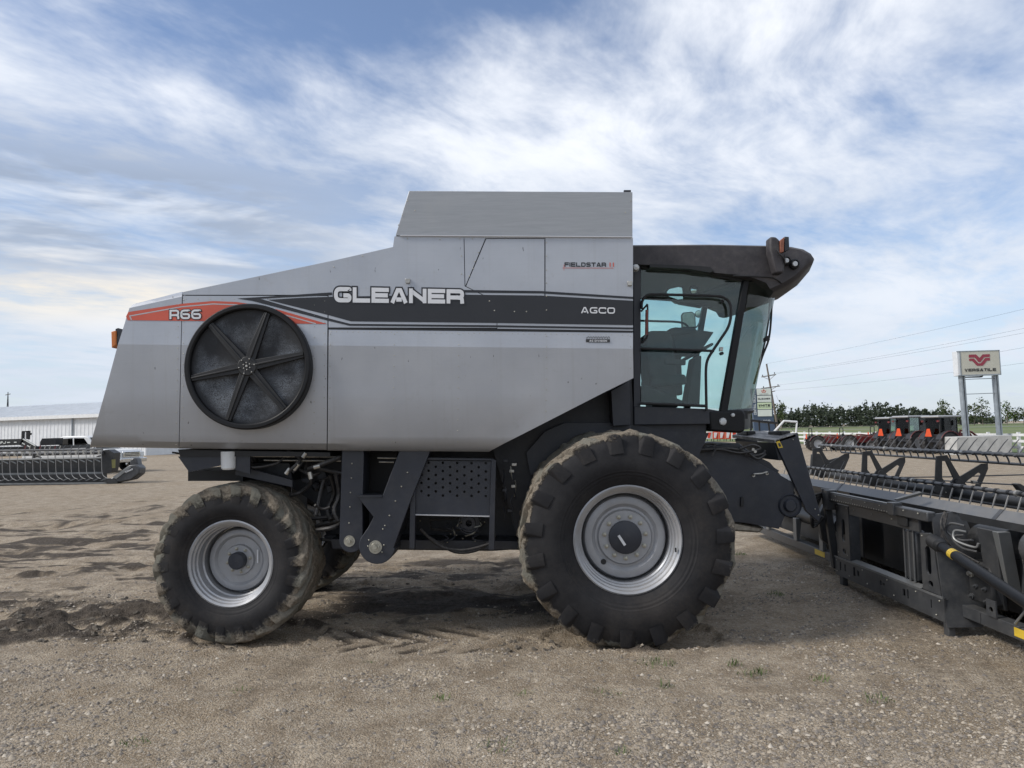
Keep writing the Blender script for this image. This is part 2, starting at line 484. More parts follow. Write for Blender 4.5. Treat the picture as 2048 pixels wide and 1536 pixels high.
mat('plastic_roof', (.036, .033, .037), .62, 0, .25, 4, .3, 120, dust=.22, dustcol=(.20, .185, .17))
mat('rubber_hose', (.014, .014, .016), .5, 0, .3, 20, dust=.2)
mat('bare_steel', (.42, .41, .38), .38, .8, .2, 20, dust=.3)
mat('bolt', (.36, .35, .30), .42, .7, .2, 30, dust=.2)
mat('filter_white', (.62, .64, .65), .4, 0, .06, 10, dust=.12)
mat('hdr', (.050, .053, .058), .36, .2, .15, 4, .08, 40, dust=.28, dustcol=(.17, .165, .155))
mat('hdr_light', (.19, .20, .205), .38, .4, .12, 3, dust=.25)
mat('hdr_mid', (.14, .146, .152), .38, .35, .14, 2.5, dust=.25)
mat('hdr_dark', (.018, .019, .021), .45, 0, .25, 5, dust=.2, dustcol=(.11, .105, .095))
mat('tine', (.20, .20, .20), .5, .1, .12, 20)
mat('tube_steel', (.07, .072, .078), .34, .3, .15, 6, dust=.35, dustcol=(.20, .195, .18))
mat('orange', (.50, .15, .03), .4, 0, .1, 8)
mat('orange_old', (.20, .07, .04), .6, 0, .25, 14)
mat('lens', (.55, .56, .56), .2, .2, .1, 40)
mat('yellow', (.58, .40, .03), .5, 0, .12, 8, dust=.15)
mat('grip_red', (.22, .075, .06), .6, 0, .2, 10)
mat('mirror', (.75, .77, .78), .06, 1., .02)
mat('seat_cloth', (.05, .055, .06), .85, 0, .2, 10)
mat('white_paint', (.70, .71, .71), .4, 0, .06, 3, dust=.15)
mat('white_metal', (.66, .68, .70), .45, .1, .06, 2)
mat('roof_metal', (.70, .72, .74), .4, .15, .06, 1)
mat('chrome', (.62, .63, .64), .12, 1., .05)
mat('red_paint', (.13, .013, .015), .35, 0, .15, 6, dust=.2)
mat('red_bright', (.62, .06, .03), .4, 0, .1, 6)
mat('smv_orange', (.60, .07, .015), .4, 0, .08, 6)
mat('concrete', (.42, .42, .405), .85, 0, .14, 2.5, .3, 30)
mat('wood', (.16, .13, .11), .85, 0, .25, 3)
mat('post_steel', (.30, .335, .365), .5, .4, .15, 3)
mat('sign_face', (.50, .49, .42), .5, 0, .04, 1)
mat('sign_white', (.70, .72, .68), .45, 0, .04, 1)
mat('sign_green', (.62, .70, .48), .45, 0, .04, 1)
mat('sign_blue', (.06, .085, .14), .45, 0, .06, 1)
mat('sign_maroon', (.27, .035, .06), .5, 0, .06, 2)
mat('ink', (.03, .03, .032), .5, 0, .06, 2)
mat('road', (.20, .19, .185), .9, 0, .1, .3)
mat('tyre_plain', (.022, .022, .024), .75, 0, .3, 8, dust=.35, dustcol=(.14, .125, .105))
glassmat('cab_glass', (.83, .935, .92), 1.1, .01, .05)
glassmat('cab_front_glass', (.80, .93, .905), .8, .01, .10)
glassmat('car_glass', (.10, .13, .14), 1.2, .02)
glassmat('tractor_glass', (.82, .93, .90), 1.2, .02)
def tyre_mat(name, Rad, wid, amount, edge):
    m, t, b, out = new_mat(name)
    co = t.node('ShaderNodeTexCoord').outputs['Object']
    x, y, z = t.sep(co)
    r = t.m('SQRT', t.m('ADD', t.m('MULTIPLY', x, x), t.m('MULTIPLY', z, z)))
    oi = t.node('ShaderNodeObjectInfo').outputs['Random']
    co2 = t.vm('ADD', co, t.comb(t.m('MULTIPLY', oi, 17.0), t.m('MULTIPLY', oi, 9.0), 0.0))
    n = t.noise(co2, 4.5, 5, .68); nf = t.noise(co2, 38, 5, .7); nc = t.noise(co2, 1.6, 3, .6)
    k = t.m('ADD', r, t.m('MULTIPLY', t.m('SUBTRACT', n, .5), .26))
    k = t.m('ADD', k, t.m('MULTIPLY', t.m('SUBTRACT', nf, .5), .08))
    k = t.m('SUBTRACT', k, t.m('MULTIPLY', t.ss(t.m('ABSOLUTE', y), wid * .40, wid * .50), edge))
    f = t.ss(k, Rad - amount - .02, Rad - amount + .035)
    mudc = t.mix(t.ss(nf, .3, .7), (.125, .105, .080, 1), (.26, .225, .18, 1))
    mudc = t.mix(t.ss(nc, .42, .60), mudc, (.165, .16, .135, 1))
    ring = t.m('SINE', t.m('MULTIPLY', r, 210.0)); 
    rub = t.mix(t.ss(n, .3, .75), (.010, .010, .012, 1), (.022, .0215, .023, 1))
    rub = t.mix(t.m('MULTIPLY', t.ss(t.m('ADD', nc, t.m('MULTIPLY', t.m('SUBTRACT', nf, .5), .4)), .45, .75), .28), rub, (.070, .058, .047, 1))
    t.put(b.inputs['Base Color'], t.mix(f, rub, mudc))
    t.put(b.inputs['Roughness'], t.m('ADD', .72, t.m('MULTIPLY', f, .22)))
    b.inputs['Specular IOR Level'].default_value = .3
    h = t.m('MULTIPLY', t.m('ADD', nf, n), t.m('ADD', t.m('MULTIPLY', f, 1.0), .08))
    h = t.m('ADD', h, t.m('MULTIPLY', t.m('MULTIPLY', ring, t.m('SUBTRACT', 1.0, f)), t.m('MULTIPLY', t.ss(r, Rad * .55, Rad * .60), t.m('MULTIPLY', t.m('SUBTRACT', 1.0, t.ss(r, Rad * .63, Rad * .65)), .07))))
    t.put(b.inputs['Normal'], t.bump(h, .9, .02))
tyre_mat('tyre_front', .905, .78, .135, .115)
tyre_mat('tyre_rear', .70, .55, .145, .05)

# ------------------------------------------------------------------ value-noise fields for the ground
def vnoise(x, y, seed):
    xi, yi = np.floor(x).astype(np.int64), np.floor(y).astype(np.int64)
    xf, yf = x - xi, y - yi
    u, v = xf * xf * (3 - 2 * xf), yf * yf * (3 - 2 * yf)
    def h(a, b):
        n = (a * 374761393 + b * 668265263 + seed * 1442695041) & 0xffffffff
        n = ((n ^ (n >> 13)) * 1274126177) & 0xffffffff
        return ((n ^ (n >> 16)) & 0xffff) / 65535.0
    return (h(xi, yi) * (1 - u) + h(xi + 1, yi) * u) * (1 - v) + (h(xi, yi + 1) * (1 - u) + h(xi + 1, yi + 1) * u) * v
def fbm(x, y, seed, oct=4, gain=.5):
    s, a, tot = 0, 1, 0
    for i in range(oct):
        s = s + a * vnoise(x * 2 ** i + 13.7 * i, y * 2 ** i + 7.1 * i, seed + i); tot += a; a *= gain
    return s / tot
def sstep(x, a, b):
    t = np.clip((x - a) / (b - a), 0, 1); return t * t * (3 - 2 * t)
TRACKS = [(G(-60, 1072), G(420, 1000), .42), (G(-60, 1118), G(360, 1052), .5), (G(-60, 1040), G(420, 985), .3), (G(-80, 1160), G(330, 1120), .35)]
def ground_fields(x, y):
    """height and wet-mud amount"""
    near = 1 - sstep(y, 18, 40)
    h = (fbm(x * .35, y * .35, 1, 3) - .5) * .07 + (fbm(x * 1.6, y * 2.2, 5, 4) - .5) * .05 + (fbm(x * 7, y * 7, 11, 4, .6) - .5) * .022
    mud = np.zeros_like(x)
    # churned strip left behind the rear wheels
    wob = (fbm(x * .8, y * .8, 31, 3) - .5) * 1.1
    ch = sstep(-x + wob, 2.7, 3.6) * sstep(y + wob * .6, 6.5, 6.95) * (1 - sstep(y + wob * .6, 7.7, 8.6))
    clod = fbm(x * 3.2, y * 3.8, 41, 5, .55)
    ridge = np.abs(fbm(x * 1.7 + y * .9, y * 3.0, 44, 3) - .5) * 2
    h = h + ch * ((clod - .46) * .30 + (.30 - ridge) * .07)
    mud = np.maximum(mud, ch * sstep(clod + .15 * fbm(x * 9, y * 9, 3, 3), .38, .62))
    # wheel lane with chevron prints between the wheels
    lane = sstep(y + wob * .15, 6.10, 6.30) * (1 - sstep(y + wob * .15, 7.0, 7.25)) * sstep(x, -2.6, -2.0) * (1 - sstep(x, 1.3, 1.7))
    cv = np.sin((x * 1.0 + np.abs(y - 6.6) * 1.1) * 2 * np.pi / .30)
    soften = fbm(x * 2, y * 2, 77, 3)
    h = h - lane * (.010 + .020 * sstep(cv, .1, .9) * sstep(soften, .30, .60))
    mud = np.maximum(mud, lane * .42 * sstep(cv, -.2, .8) * sstep(soften, .35, .6) + lane * .30 * sstep(soften, .5, .7))
    # mottled darker, bumpier ground under the machine
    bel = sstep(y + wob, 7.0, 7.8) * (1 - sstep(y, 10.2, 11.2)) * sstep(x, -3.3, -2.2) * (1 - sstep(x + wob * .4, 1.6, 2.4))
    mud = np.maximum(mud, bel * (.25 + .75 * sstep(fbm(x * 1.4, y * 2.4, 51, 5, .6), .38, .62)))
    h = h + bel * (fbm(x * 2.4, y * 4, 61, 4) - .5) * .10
    # ridges of mud piled against the tyres
    for cx, cy, rx in ((1.0, 6.62, .78), (-2.36, 6.85, .62)):
        dd = ((x - cx) / rx) ** 2 + ((y - cy) / .50) ** 2
        pile = np.exp(-((dd - 1.0) / .30) ** 2)
        pn = fbm(x * 6, y * 6, 71, 4, .6)
        h = h + pile * (pn - .28) * .13
        mud = np.maximum(mud, pile * sstep(pn, .38, .58) * .85)
        h = h - .03 * (dd < 1)
    # older tracks across the yard
    for a, b, wd in TRACKS:
        ax, ay = b.x - a.x, b.y - a.y; L = math.hypot(ax, ay)
        s = ((x - a.x) * ax + (y - a.y) * ay) / L; dd = ((x - a.x) * -ay + (y - a.y) * ax) / L + (fbm(x * .6, y * .6, 81, 3) - .5) * 1.2
        on = np.exp(-(dd / wd) ** 2) * sstep(s, -3, 0) * (1 - sstep(s, L * .9, L * 1.25))
        tn = fbm(x * 2.2, y * 2.2, 91, 5, .6)
        h = h + on * ((tn - .5) * .22 - .03)
        mud = np.maximum(mud, on * sstep(tn + .5 * (fbm(x * 6, y * 9, 95, 4, .6) - .5), .38, .76) * .85)
    # ridged, driven-over earth in the left middle distance
    lz = sstep(-x, .5, 3.0) * sstep(y, 7.6, 9.5) * (1 - sstep(y, 16, 22))
    lr = fbm(x * .55 + fbm(x, y, 121, 2) * .8, y * 2.3, 131, 5, .6); lr2 = fbm(x * 1.5, y * 5.0, 141, 4, .6)
    h = h + lz * ((lr - .5) * .16 + (lr2 - .5) * .06)
    mud = np.maximum(mud, lz * sstep(1 - lr + (lr2 - .5) * .9 + (fbm(x * 5, y * 11, 145, 4, .65) - .5) * .5, .40, .72) * .78)
    # faint tracks running away from the camera in front
    sa, sb = x * .32 + y * .95, x * .95 - y * .32
    sr = fbm(sb * 2.6, sa * .35, 151, 4, .55); h = h + (sr - .5) * .045 * (1 - sstep(y, 8, 11))
    mud = np.maximum(mud, sstep(1 - sr, .52, .70) * .34 * (1 - sstep(y, 8, 11)))
    # patches of bare damp earth in front
    pt = fbm(x * .55 + 4, y * 1.2, 101, 5, .55)
    mud = np.maximum(mud, sstep(pt, .60, .74) * .32 * near)
    far = sstep(fbm(x * .10, y * .25, 111, 4), .5, .7) * .35
    mud = np.maximum(mud, far * (1 - near))
    return h * near, np.clip(mud, 0, 1)
def axis(lo, hi, step, far_lo, far_hi, g=1.11):
    mid = list(np.arange(lo, hi + 1e-6, step)); s = step; p = hi; up = []
    while p < far_hi: s *= g; p += s; up.append(p)
    s = step; p = lo; dn = []
    while p > far_lo: s *= g; p -= s; dn.append(p)
    return np.array(dn[::-1] + mid + up)
gx, gy = axis(-6.8, 7.2, .028, -1500, 1500, 1.05), axis(3.4, 10.5, .028, -80, 2200, 1.028)
# keep the middle distance fine enough for its tracks
GX, GY = np.meshgrid(gx, gy)
GH, GM = ground_fields(GX, GY)
nx_, ny_ = len(gx), len(gy)
co = np.stack([GX, GY, GH], -1).reshape(-1, 3)
idx = np.arange(nx_ * ny_).reshape(ny_, nx_)
q = np.stack([idx[:-1, :-1], idx[:-1, 1:], idx[1:, 1:], idx[1:, :-1]], -1).reshape(-1, 4)
def fast_mesh(name, verts, faces, k):
    me = bpy.data.meshes.new(name)
    me.vertices.add(len(verts)); me.vertices.foreach_set('co', np.asarray(verts, dtype=np.float32).ravel())
    me.loops.add(len(faces) * k); me.loops.foreach_set('vertex_index', np.asarray(faces, dtype=np.int32).ravel())
    me.polygons.add(len(faces)); me.polygons.foreach_set('loop_start', np.arange(0, len(faces) * k, k, dtype=np.int32))
    me.update(calc_edges=True); me.validate()
    return me
gme = fast_mesh('ground', co, q, 4)
gme.polygons.foreach_set('use_smooth', np.ones(len(q), dtype=bool))
at = gme.attributes.new('mud', 'FLOAT', 'POINT'); at.data.foreach_set('value', GM.reshape(-1).astype(np.float32))
def ground_mat():
    m, t, b, out = new_mat('ground')
    co = t.node('ShaderNodeTexCoord').outputs['Object']
    a = t.node('ShaderNodeAttribute', attribute_name='mud').outputs['Fac']
    vc = t.node('ShaderNodeTexVoronoi'); t.put(vc.inputs['Vector'], co); vc.inputs['Scale'].default_value = 70
    vd = vc.outputs['Distance']; cellv = t.sep(vc.outputs['Color'])[0]
    v2 = t.node('ShaderNodeTexVoronoi'); t.put(v2.inputs['Vector'], co); v2.inputs['Scale'].default_value = 165
    n1, n2, n3 = t.noise(co, .5, 3, .6), t.noise(co, 3.1, 5, .65), t.noise(co, 26, 5, .72)
    base = t.mix(t.ss(n2, .3, .7), (.27, .212, .147, 1), (.50, .418, .315, 1))
    base = t.mix(t.m('MULTIPLY', t.ss(n1, .45, .7), .55), base, (.315, .240, .152, 1))
    base = t.mix(t.m('MULTIPLY', t.ss(n3, .32, .68), .68), base, (.160, .122, .084, 1))
    st = t.mix(cellv, (.115, .098, .078, 1), (.56, .51, .44, 1))
    sf = t.m('MULTIPLY', t.ss(cellv, .30, .70), t.m('SUBTRACT', 1.0, t.ss(vd, .25, .55)))
    sparse = t.ss(t.m('ADD', n2, t.m('MULTIPLY', n1, .5)), .48, .82)
    keep = t.m('SUBTRACT', 1.0, t.m('MULTIPLY', a, .9))
    c = t.mix(t.m('MULTIPLY', t.m('MULTIPLY', sf, t.m('ADD', t.m('MULTIPLY', sparse, .55), .35)), keep), base, st)
    c = t.mix(t.m('MULTIPLY', t.m('SUBTRACT', 1.0, t.ss(v2.outputs['Distance'], .2, .5)), .18), c, (.48, .44, .385, 1))
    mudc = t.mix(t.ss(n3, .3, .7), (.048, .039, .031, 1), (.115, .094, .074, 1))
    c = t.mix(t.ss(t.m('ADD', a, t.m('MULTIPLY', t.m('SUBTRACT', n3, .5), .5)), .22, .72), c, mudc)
    t.put(b.inputs['Base Color'], c); b.inputs['Roughness'].default_value = .93
    b.inputs['Specular IOR Level'].default_value = .25
    hgt = t.m('ADD', t.m('MULTIPLY', t.m('SUBTRACT', .6, vd), .7), t.m('MULTIPLY', n3, 1.2))
    hgt = t.m('ADD', hgt, t.m('MULTIPLY', t.m('SUBTRACT', .6, v2.outputs['Distance']), .35))
    t.put(b.inputs['Normal'], t.bump(hgt, 1.0, .016))
ground_mat()
gme.materials.append(MATS['ground'])
ground = link('ground', gme); tag(ground, kind='structure')

# loose stones: low flattened pebbles lying on the gravel
def scatter_stones(n, x0, x1, y0, y1, s0, s1, powr):
    u = rng.random(n); ys = y0 + (y1 - y0) * u ** powr; xs = rng.uniform(x0, x1, n)
    xs = xs * (ys / y1) ** .55
    h, m = ground_fields(xs, ys)
    clump = fbm(xs * 1.1, ys * 2.0, 201, 4)
    ok = (rng.random(n) > m * 1.0) & (rng.random(n) < .12 + .88 * sstep(clump, .40, .66)) & ~((np.abs(xs - 1.0) < .8) & (np.abs(ys - 6.6) < .40)) & ~((np.abs(xs + 2.36) < .6) & (np.abs(ys - 6.85) < .3))
    xs, ys, h = xs[ok], ys[ok], h[ok]; n = len(xs)
    s = s0 + (s1 - s0) * rng.random(n) ** 4.6
    base = np.array([[1, 0, 0], [.3, .95, 0], [-.8, .6, 0], [-.8, -.6, 0], [.3, -.95, 0], [.15, .1, .62], [-.35, -.1, .5]])
    V = base[None] * (1 + rng.normal(0, .16, (n, 7, 3)))
    ang = rng.uniform(0, 6.283, n); c_, s_ = np.cos(ang)[:, None], np.sin(ang)[:, None]
    el_ = rng.uniform(.6, 1., n)[:, None]
    X = V[..., 0] * c_ - V[..., 1] * el_ * s_; Yv = V[..., 0] * s_ + V[..., 1] * el_ * c_
    Z = V[..., 2] * rng.uniform(.7, 1.3, n)[:, None]
    W = np.stack([X, Yv, Z], -1) * s[:, None, None] + np.stack([xs, ys, h - s * .05 + .002], -1)[:, None, :]
    T = np.array([[0, 1, 5], [1, 2, 5], [2, 6, 5], [2, 3, 6], [3, 4, 6], [4, 5, 6], [4, 0, 5]])
    F = (T[None] + (np.arange(n) * 7)[:, None, None]).reshape(-1, 3)
    return W.reshape(-1, 3), F
sv, sf_ = scatter_stones(150000, -6.5, 6.9, 3.5, 10.0, .0042, .021, 1.25)
sme = fast_mesh('gravel', sv, sf_, 3)
def stone_mat():
    m, t, b, out = new_mat('stone')
    g = t.node('ShaderNodeNewGeometry')
    rnd = g.outputs['Random Per Island']
    c = t.node('ShaderNodeValToRGB'); t.put(c.inputs[0], rnd)
    e = c.color_ramp.elements
    e[0].color = (.12, .105, .09, 1); e[1].color = (.52, .465, .39, 1)
    for p_, cc in ((.4, (.20, .175, .15, 1)), (.7, (.32, .27, .21, 1)), (.94, (.41, .355, .28, 1))):
        k = e.new(p_); k.color = cc
    t.put(b.inputs['Base Color'], c.outputs[0]); b.inputs['Roughness'].default_value = .85
stone_mat(); sme.materials.append(MATS['stone'])
tag(link('gravel', sme), 'pale loose gravel strewn over the yard in front of the combine', 'gravel', kind='stuff')
# clods of mud thrown up around the wheels
def clods():
    mb = MB(); cr = random.Random(5)
    spots = [(G(cr.uniform(1000, 1330), cr.uniform(1278, 1302)), cr.uniform(.015, .05)) for _ in range(34)]
    spots += [(G(cr.uniform(330, 620), cr.uniform(1268, 1292)), cr.uniform(.012, .035)) for _ in range(30)]
    spots += [(G(cr.uniform(0, 300), cr.uniform(1195, 1285)), cr.uniform(.02, .065)) for _ in range(70)]
    spots += [(G(cr.uniform(660, 1030), cr.uniform(1110, 1290)), cr.uniform(.012, .035)) for _ in range(60)]
    for p, s in spots:
        z = float(ground_fields(np.array([p.x]), np.array([p.y]))[0][0])
        vs = []; n1, n2 = 7, 4
        sd = cr.random() * 50
        for j in range(n2 + 1):
            th = math.pi * .5 * (1 - j / n2)
            for i in range(n1):
                a = 2 * math.pi * i / n1
                d_ = Vector((math.cos(a) * math.cos(th), math.sin(a) * math.cos(th), math.sin(th) * .75))
                k = s * (.7 + .7 * mnoise.noise(d_ * 1.6 + Vector((sd, 0, 0))))
                vs.append(Vector((p.x, p.y, z - s * .15)) + d_ * k)
        fs = [(j * n1 + i, j * n1 + (i + 1) % n1, (j + 1) * n1 + (i + 1) % n1, (j + 1) * n1 + i) for j in range(n2) for i in range(n1)]
        mb.add(vs, fs)
    mat('mud_clod', (.105, .090, .072), .95, 0, .35, 30, .8, 60)
    tag(mb.build('mud_clods', 'mud_clod', angle=50), 'dark clods of mud churned up around the tyres', 'mud', kind='stuff')
clods()
# small weeds and grass blades in the gravel
def weeds():
    mb = MB(); cr = random.Random(11)
    spots = [(1310, 1328, .10, 110), (1205, 1392, .09, 80), (885, 1400, .05, 40), (995, 1500, .10, 110), (1048, 1395, .05, 40), (1330, 1375, .05, 40),
             (1550, 1190, .07, 60), (1470, 1330, .05, 40), (1755, 1400, .07, 50), (1520, 1345, .05, 40), (480, 1385, .05, 40), (270, 1490, .06, 40),
             (1250, 1510, .05, 40), (1640, 1360, .05, 40), (1480, 1110, .06, 60), (1500, 1350, .06, 40), (740, 1330, .05, 30), (960, 1010, .08, 50)]
    for px, py, r_, n in spots:
        c = G(px, py)
        for k in range(n):
            a = cr.uniform(0, 6.283); rr = r_ * math.sqrt(cr.random()) * 1.6
            x, y = c.x + math.cos(a) * rr, c.y + math.sin(a) * rr * .7
            hh = cr.uniform(.015, .065) * (1.2 - rr / (r_ * 2)); la = cr.uniform(0, 6.283); le = cr.uniform(.2, 1.2) * hh
            ww = cr.uniform(.0015, .004); dx_, dy_ = math.cos(la) * le, math.sin(la) * le
            sx, sy = -math.sin(la) * ww, math.cos(la) * ww
            mb.add([(x - sx, y - sy, 0), (x + sx, y + sy, 0), (x + dx_ * .5 + sx * .8, y + dy_ * .5 + sy * .8, hh * .7), (x + dx_ * .5 - sx * .8, y + dy_ * .5 - sy * .8, hh * .7), (x + dx_, y + dy_, hh)],
                   [(0, 1, 2, 3), (3, 2, 4)])
    mat('weed', (.085, .125, .035), .8, 0, .4, 9)
    tag(mb.build('grass', 'weed', smooth=False), 'sparse weeds and grass tufts sprouting through the gravel', 'weeds', kind='stuff')
weeds()
# ================================================================== combine harvester
YB = 6.35                                   # distance of its near flank
com = empty('combine_harvester', (-.6, 7.9, 0))
tag(com, 'large silver combine harvester with black cab and muddy tyres', 'combine')
def rows_panel(name, rows, matn='silver', parent=com, thick=.018, far=None, bevel=0):
    """sheet following rows of (left point, right point, distance), closed at the back"""
    mb = MB(); f = []; b = []
    for (lx, ly), (rx, ry), Y in rows:
        l, r_ = P(lx, ly, Y), P(rx, ry, Y)
        f.append([l.lerp(r_, k / 6) for k in range(7)])
        b.append([p + Vector((0, thick, 0)) for p in f[-1]])
    for i in range(len(rows) - 1, -1, -1):     # hard crease: repeat that row
        if rows[i][2] < YB - .005: f.insert(i, list(f[i])); b.insert(i, list(b[i])); rows = rows[:i] + [rows[i]] + rows[i:]; break
    n = len(rows); vs = [p for r_ in f for p in r_] + [p for r_ in b for p in r_]; N = n * 7; fs = []
    for i in range(n - 1):
        for k in range(6):
            a = i * 7 + k; fs.append((a, a + 1, a + 8, a + 7)); fs.append((N + a, N + a + 7, N + a + 8, N + a + 1))
        fs.append((i * 7, (i + 1) * 7, N + (i + 1) * 7, N + i * 7)); fs.append((i * 7 + 6, N + i * 7 + 6, N + i * 7 + 13, i * 7 + 13))
    for k in range(6):
        fs.append((k, N + k, N + k + 1, k + 1)); a = (n - 1) * 7 + k; fs.append((a, a + 1, N + a + 1, N + a))
    mb.add(vs, fs)
    return mb.build(name, matn, parent, bevel=bevel)
# inner shell behind the sheets
mb = MB(); mb.pp([(300, 612), (366, 592), (667, 530), (790, 502), (793, 478), (1262, 480), (1262, 690), (240, 690)], YB + .022, 3.05)
mb.build('body_shell', 'dark_sheet', com)
mb = MB(); mb.pp([(250, 688), (1262, 692), (1262, 752), (985, 890), (200, 884)], YB + .28, 2.5)
mb.build('lower_shell', 'black', com)
mb = MB(); mb.pp([(366, 584), (667, 521), (786, 494), (789, 472.5), (1265, 475), (1263, 482), (795, 482), (792, 504), (667, 532), (368, 594)], YB + .024, 3.04)
mb.build('roof_skin', 'silver_plain', com)
mb = MB(); mb.pp([(1262, 482), (1265, 482), (1265, 752), (1262, 752)], YB + .024, 3.04)
mb.build('front_bulkhead', 'dark_sheet', com)
# rear hood wraps round the back
rows = [((274, 606.5), (364, 583.5), YB + .07), ((266, 609), (364, 587), YB + .02), ((259, 616), (363.8, 593), YB), ((253.5, 632), (363.4, 606), YB), ((250, 645), (362.6, 647), YB), ((236, 688.5), (361.3, 690), YB - .008),
        ((210, 785), (359.5, 785), YB + .030), ((187, 867), (357.8, 870), YB + .062), ((183, 880), (357.4, 884), YB + .090), ((180.5, 891), (357, 893), YB + .16), ((180, 894), (357, 896.5), YB + .20)]
rows_panel('rear_hood_side', rows)
mb = MB(); Lp = [P(*a, Y) for a, b, Y in rows]
far = [Vector((p.x, 15.8 - p.y, p.z)) for p in Lp]
mb.add(Lp + far, [(i, i + 1, len(Lp) + i + 1, len(Lp) + i) for i in range(len(Lp) - 1)])
Rt = P(*rows[0][1], rows[0][2]); Rf = Vector((Rt.x, 15.8 - Rt.y, Rt.z)); mb.add([Lp[0], Rt, Rf, far[0]], [(0, 1, 2, 3)])
mb.build('rear_hood_back', 'silver', com)
rows_panel('fan_side_panel', [((366, 591.5), (655, 592), YB), ((364, 650), (654.8, 652), YB), ((362.8, 690), (654.4, 691), YB - .008), ((361, 785), (654, 786), YB + .030), ((359.3, 870), (653.5, 873), YB + .062), ((359, 884), (653.3, 887), YB + .090), ((358.8, 893), (653, 896), YB + .16), ((358.8, 897), (653, 900), YB + .20)])
rows_panel('lower_side_door', [((657.5, 659), (1266, 665.5), YB), ((657, 691), (1266, 697.5), YB - .008), ((656.6, 748), (1267, 756), YB + .018), ((656, 786), (1206, 786), YB + .030), ((655.5, 873), (1036, 873), YB + .062),
            ((655.2, 887), (1008, 887), YB + .090), ((655, 897), (988, 898), YB + .16), ((655, 901), (978, 903.5), YB + .20)])
UPPER = [((366, 585), (667, 521.5), (786, 494.5), (789, 473.5), (927.3, 474), (929.2, 572.5), (993.2, 604), (993.2, 655.8), (657, 654.8), (657, 589.6), (366, 589.6)),
         ((928.7, 474), (1266, 475), (1266, 661.5), (994.6, 657.4), (994.6, 606), (1034, 624), (1091, 625), (1091, 476.2), (970.8, 476.2), (930.7, 571.5)),
         ((972.5, 478), (1088.8, 478), (1088.8, 622.4), (1035, 621.4), (995.5, 603.4), (932.3, 572.6))]
for nm, pl in zip(('upper_side_panel', 'tank_side_panel', 'service_door'), UPPER):
    MB().pp(pl, YB, .018).build(nm, 'silver', com)
# grain tank extension: four boards leaning out
def quad3(a, b, c, e, vec): return MB().prism([a, b, c, e], vec)
tb = [P(791, 471, YB + .01), P(1265, 474, YB + .01)]; tt = [P(818, 381.5, YB - .04), P(1265, 384, YB - .04)]
mir = lambda p: Vector((p.x, 15.8 - p.y, p.z))
quad3(tb[0], tb[1], tt[1], tt[0], (0, .025, 0)).build('tank_extension_board', 'galvanised', com, bevel=.004)
quad3(mir(tb[0]), mir(tb[1]), mir(tt[1]), mir(tt[0]), (0, -.025, 0)).build('tank_extension_board', 'galvanised', com)
e = Vector((.002, .028, 0)); e2 = Vector((.002, -.028, 0))
quad3(tb[0] + e, mir(tb[0]) + e2, mir(tt[0]) + e2, tt[0] + e, (.025, 0, 0)).build('tank_extension_board', 'galvanised', com)
e = Vector((-.002, .028, 0)); e2 = Vector((-.002, -.028, 0))
quad3(tb[1] + e, mir(tb[1]) + e2, mir(tt[1]) + e2, tt[1] + e, (-.025, 0, 0)).build('tank_extension_board', 'galvanised', com)
MB().tube([P(800, 471.5, YB - .012), P(1264, 474.5, YB - .012)], .007, 6).build('tank_rail', 'decal_grey', com)
MB().pp([(1248, 380), (1262, 380), (1262, 384), (1248, 384)], YB - .03, .03).build('tank_latch', 'dark', com)
for x, y in ((815, 561), (1260, 566)):
    MB().pp([(x - 5, y - 4), (x + 5, y - 4), (x + 4, y + 5), (x - 4, y + 5)], YB - .022, .02).build('door_latch', 'bare_steel', com, bevel=.003)
# bright bar under the stripes
MB().pp([(657, 655.2), (1266, 662), (1266, 664.6), (657, 658)], YB - .004, .01).build('hinge_strip', 'black', com)
# rivets: too small to pick apart, one part
rv = MB()
def rivet(x, y, Y=YB, r=.0045):
    c = P(x, y, Y); n = 6
    vs = [c + Vector((math.cos(6.283 * k / n) * r, .001, math.sin(6.283 * k / n) * r)) for k in range(n)] + [c + Vector((0, -.003, 0))]
    rv.add(vs, [(k, (k + 1) % n, n) for k in range(n)])
def lowY(y):
    t = [(655, YB), (690, YB - .008), (786, YB + .030), (872, YB + .062), (887, YB + .090)]
    for (a, A), (b, B) in zip(t, t[1:]):
        if a <= y <= b: return A + (B - A) * (y - a) / (b - a)
    return YB
for x0, x1, ys in ((789, 786, (668, 890)), (918, 915, (668, 890)), (1093, 1092, (672, 838)), (660.5, 659, (668, 895)), (649.5, 648, (602, 893)), (367.5, 364.5, (600, 893)), (357, 352, (610, 893)), (629, 628, (610, 880)), (1261, 1261, (672, 752))):
    y = ys[0]
    while y < ys[1]:
        t = (y - ys[0]) / (ys[1] - ys[0]); rivet(x0 + (x1 - x0) * t, y, lowY(y) - .002, .0048); y += 21.5
for x in range(662, 1262, 11): rivet(x, 661.5 + (x - 657) * .0107 + 2, YB - .002, .0045)
for x in range(380, 640, 26): rivet(x, 881, lowY(881) - .001)
for x in range(372, 660, 24): rivet(x, 598, YB - .001)
for x, y in ((815, 477), (880, 479), (920, 477), (945, 477), (1010, 476.2), (923, 512), (923, 548), (1093, 485), (1093, 512), (1093, 540), (1093, 566), (1093, 592), (1093, 620), (668, 534), (725, 512), (957, 505), (950, 523), (946, 537), (939, 552), (979, 602), (989, 621), (1029, 623), (1053, 623), (1262, 402), (1262, 420), (1262, 440), (815, 402), (805, 430), (830, 421), (797, 450), (1251, 425)):
    rivet(x, y, YB - (.045 if y < 465 else .004), .006)
o = rv.build('rivets', 'bolt', com, angle=80); o['kind'] = 'stuff'
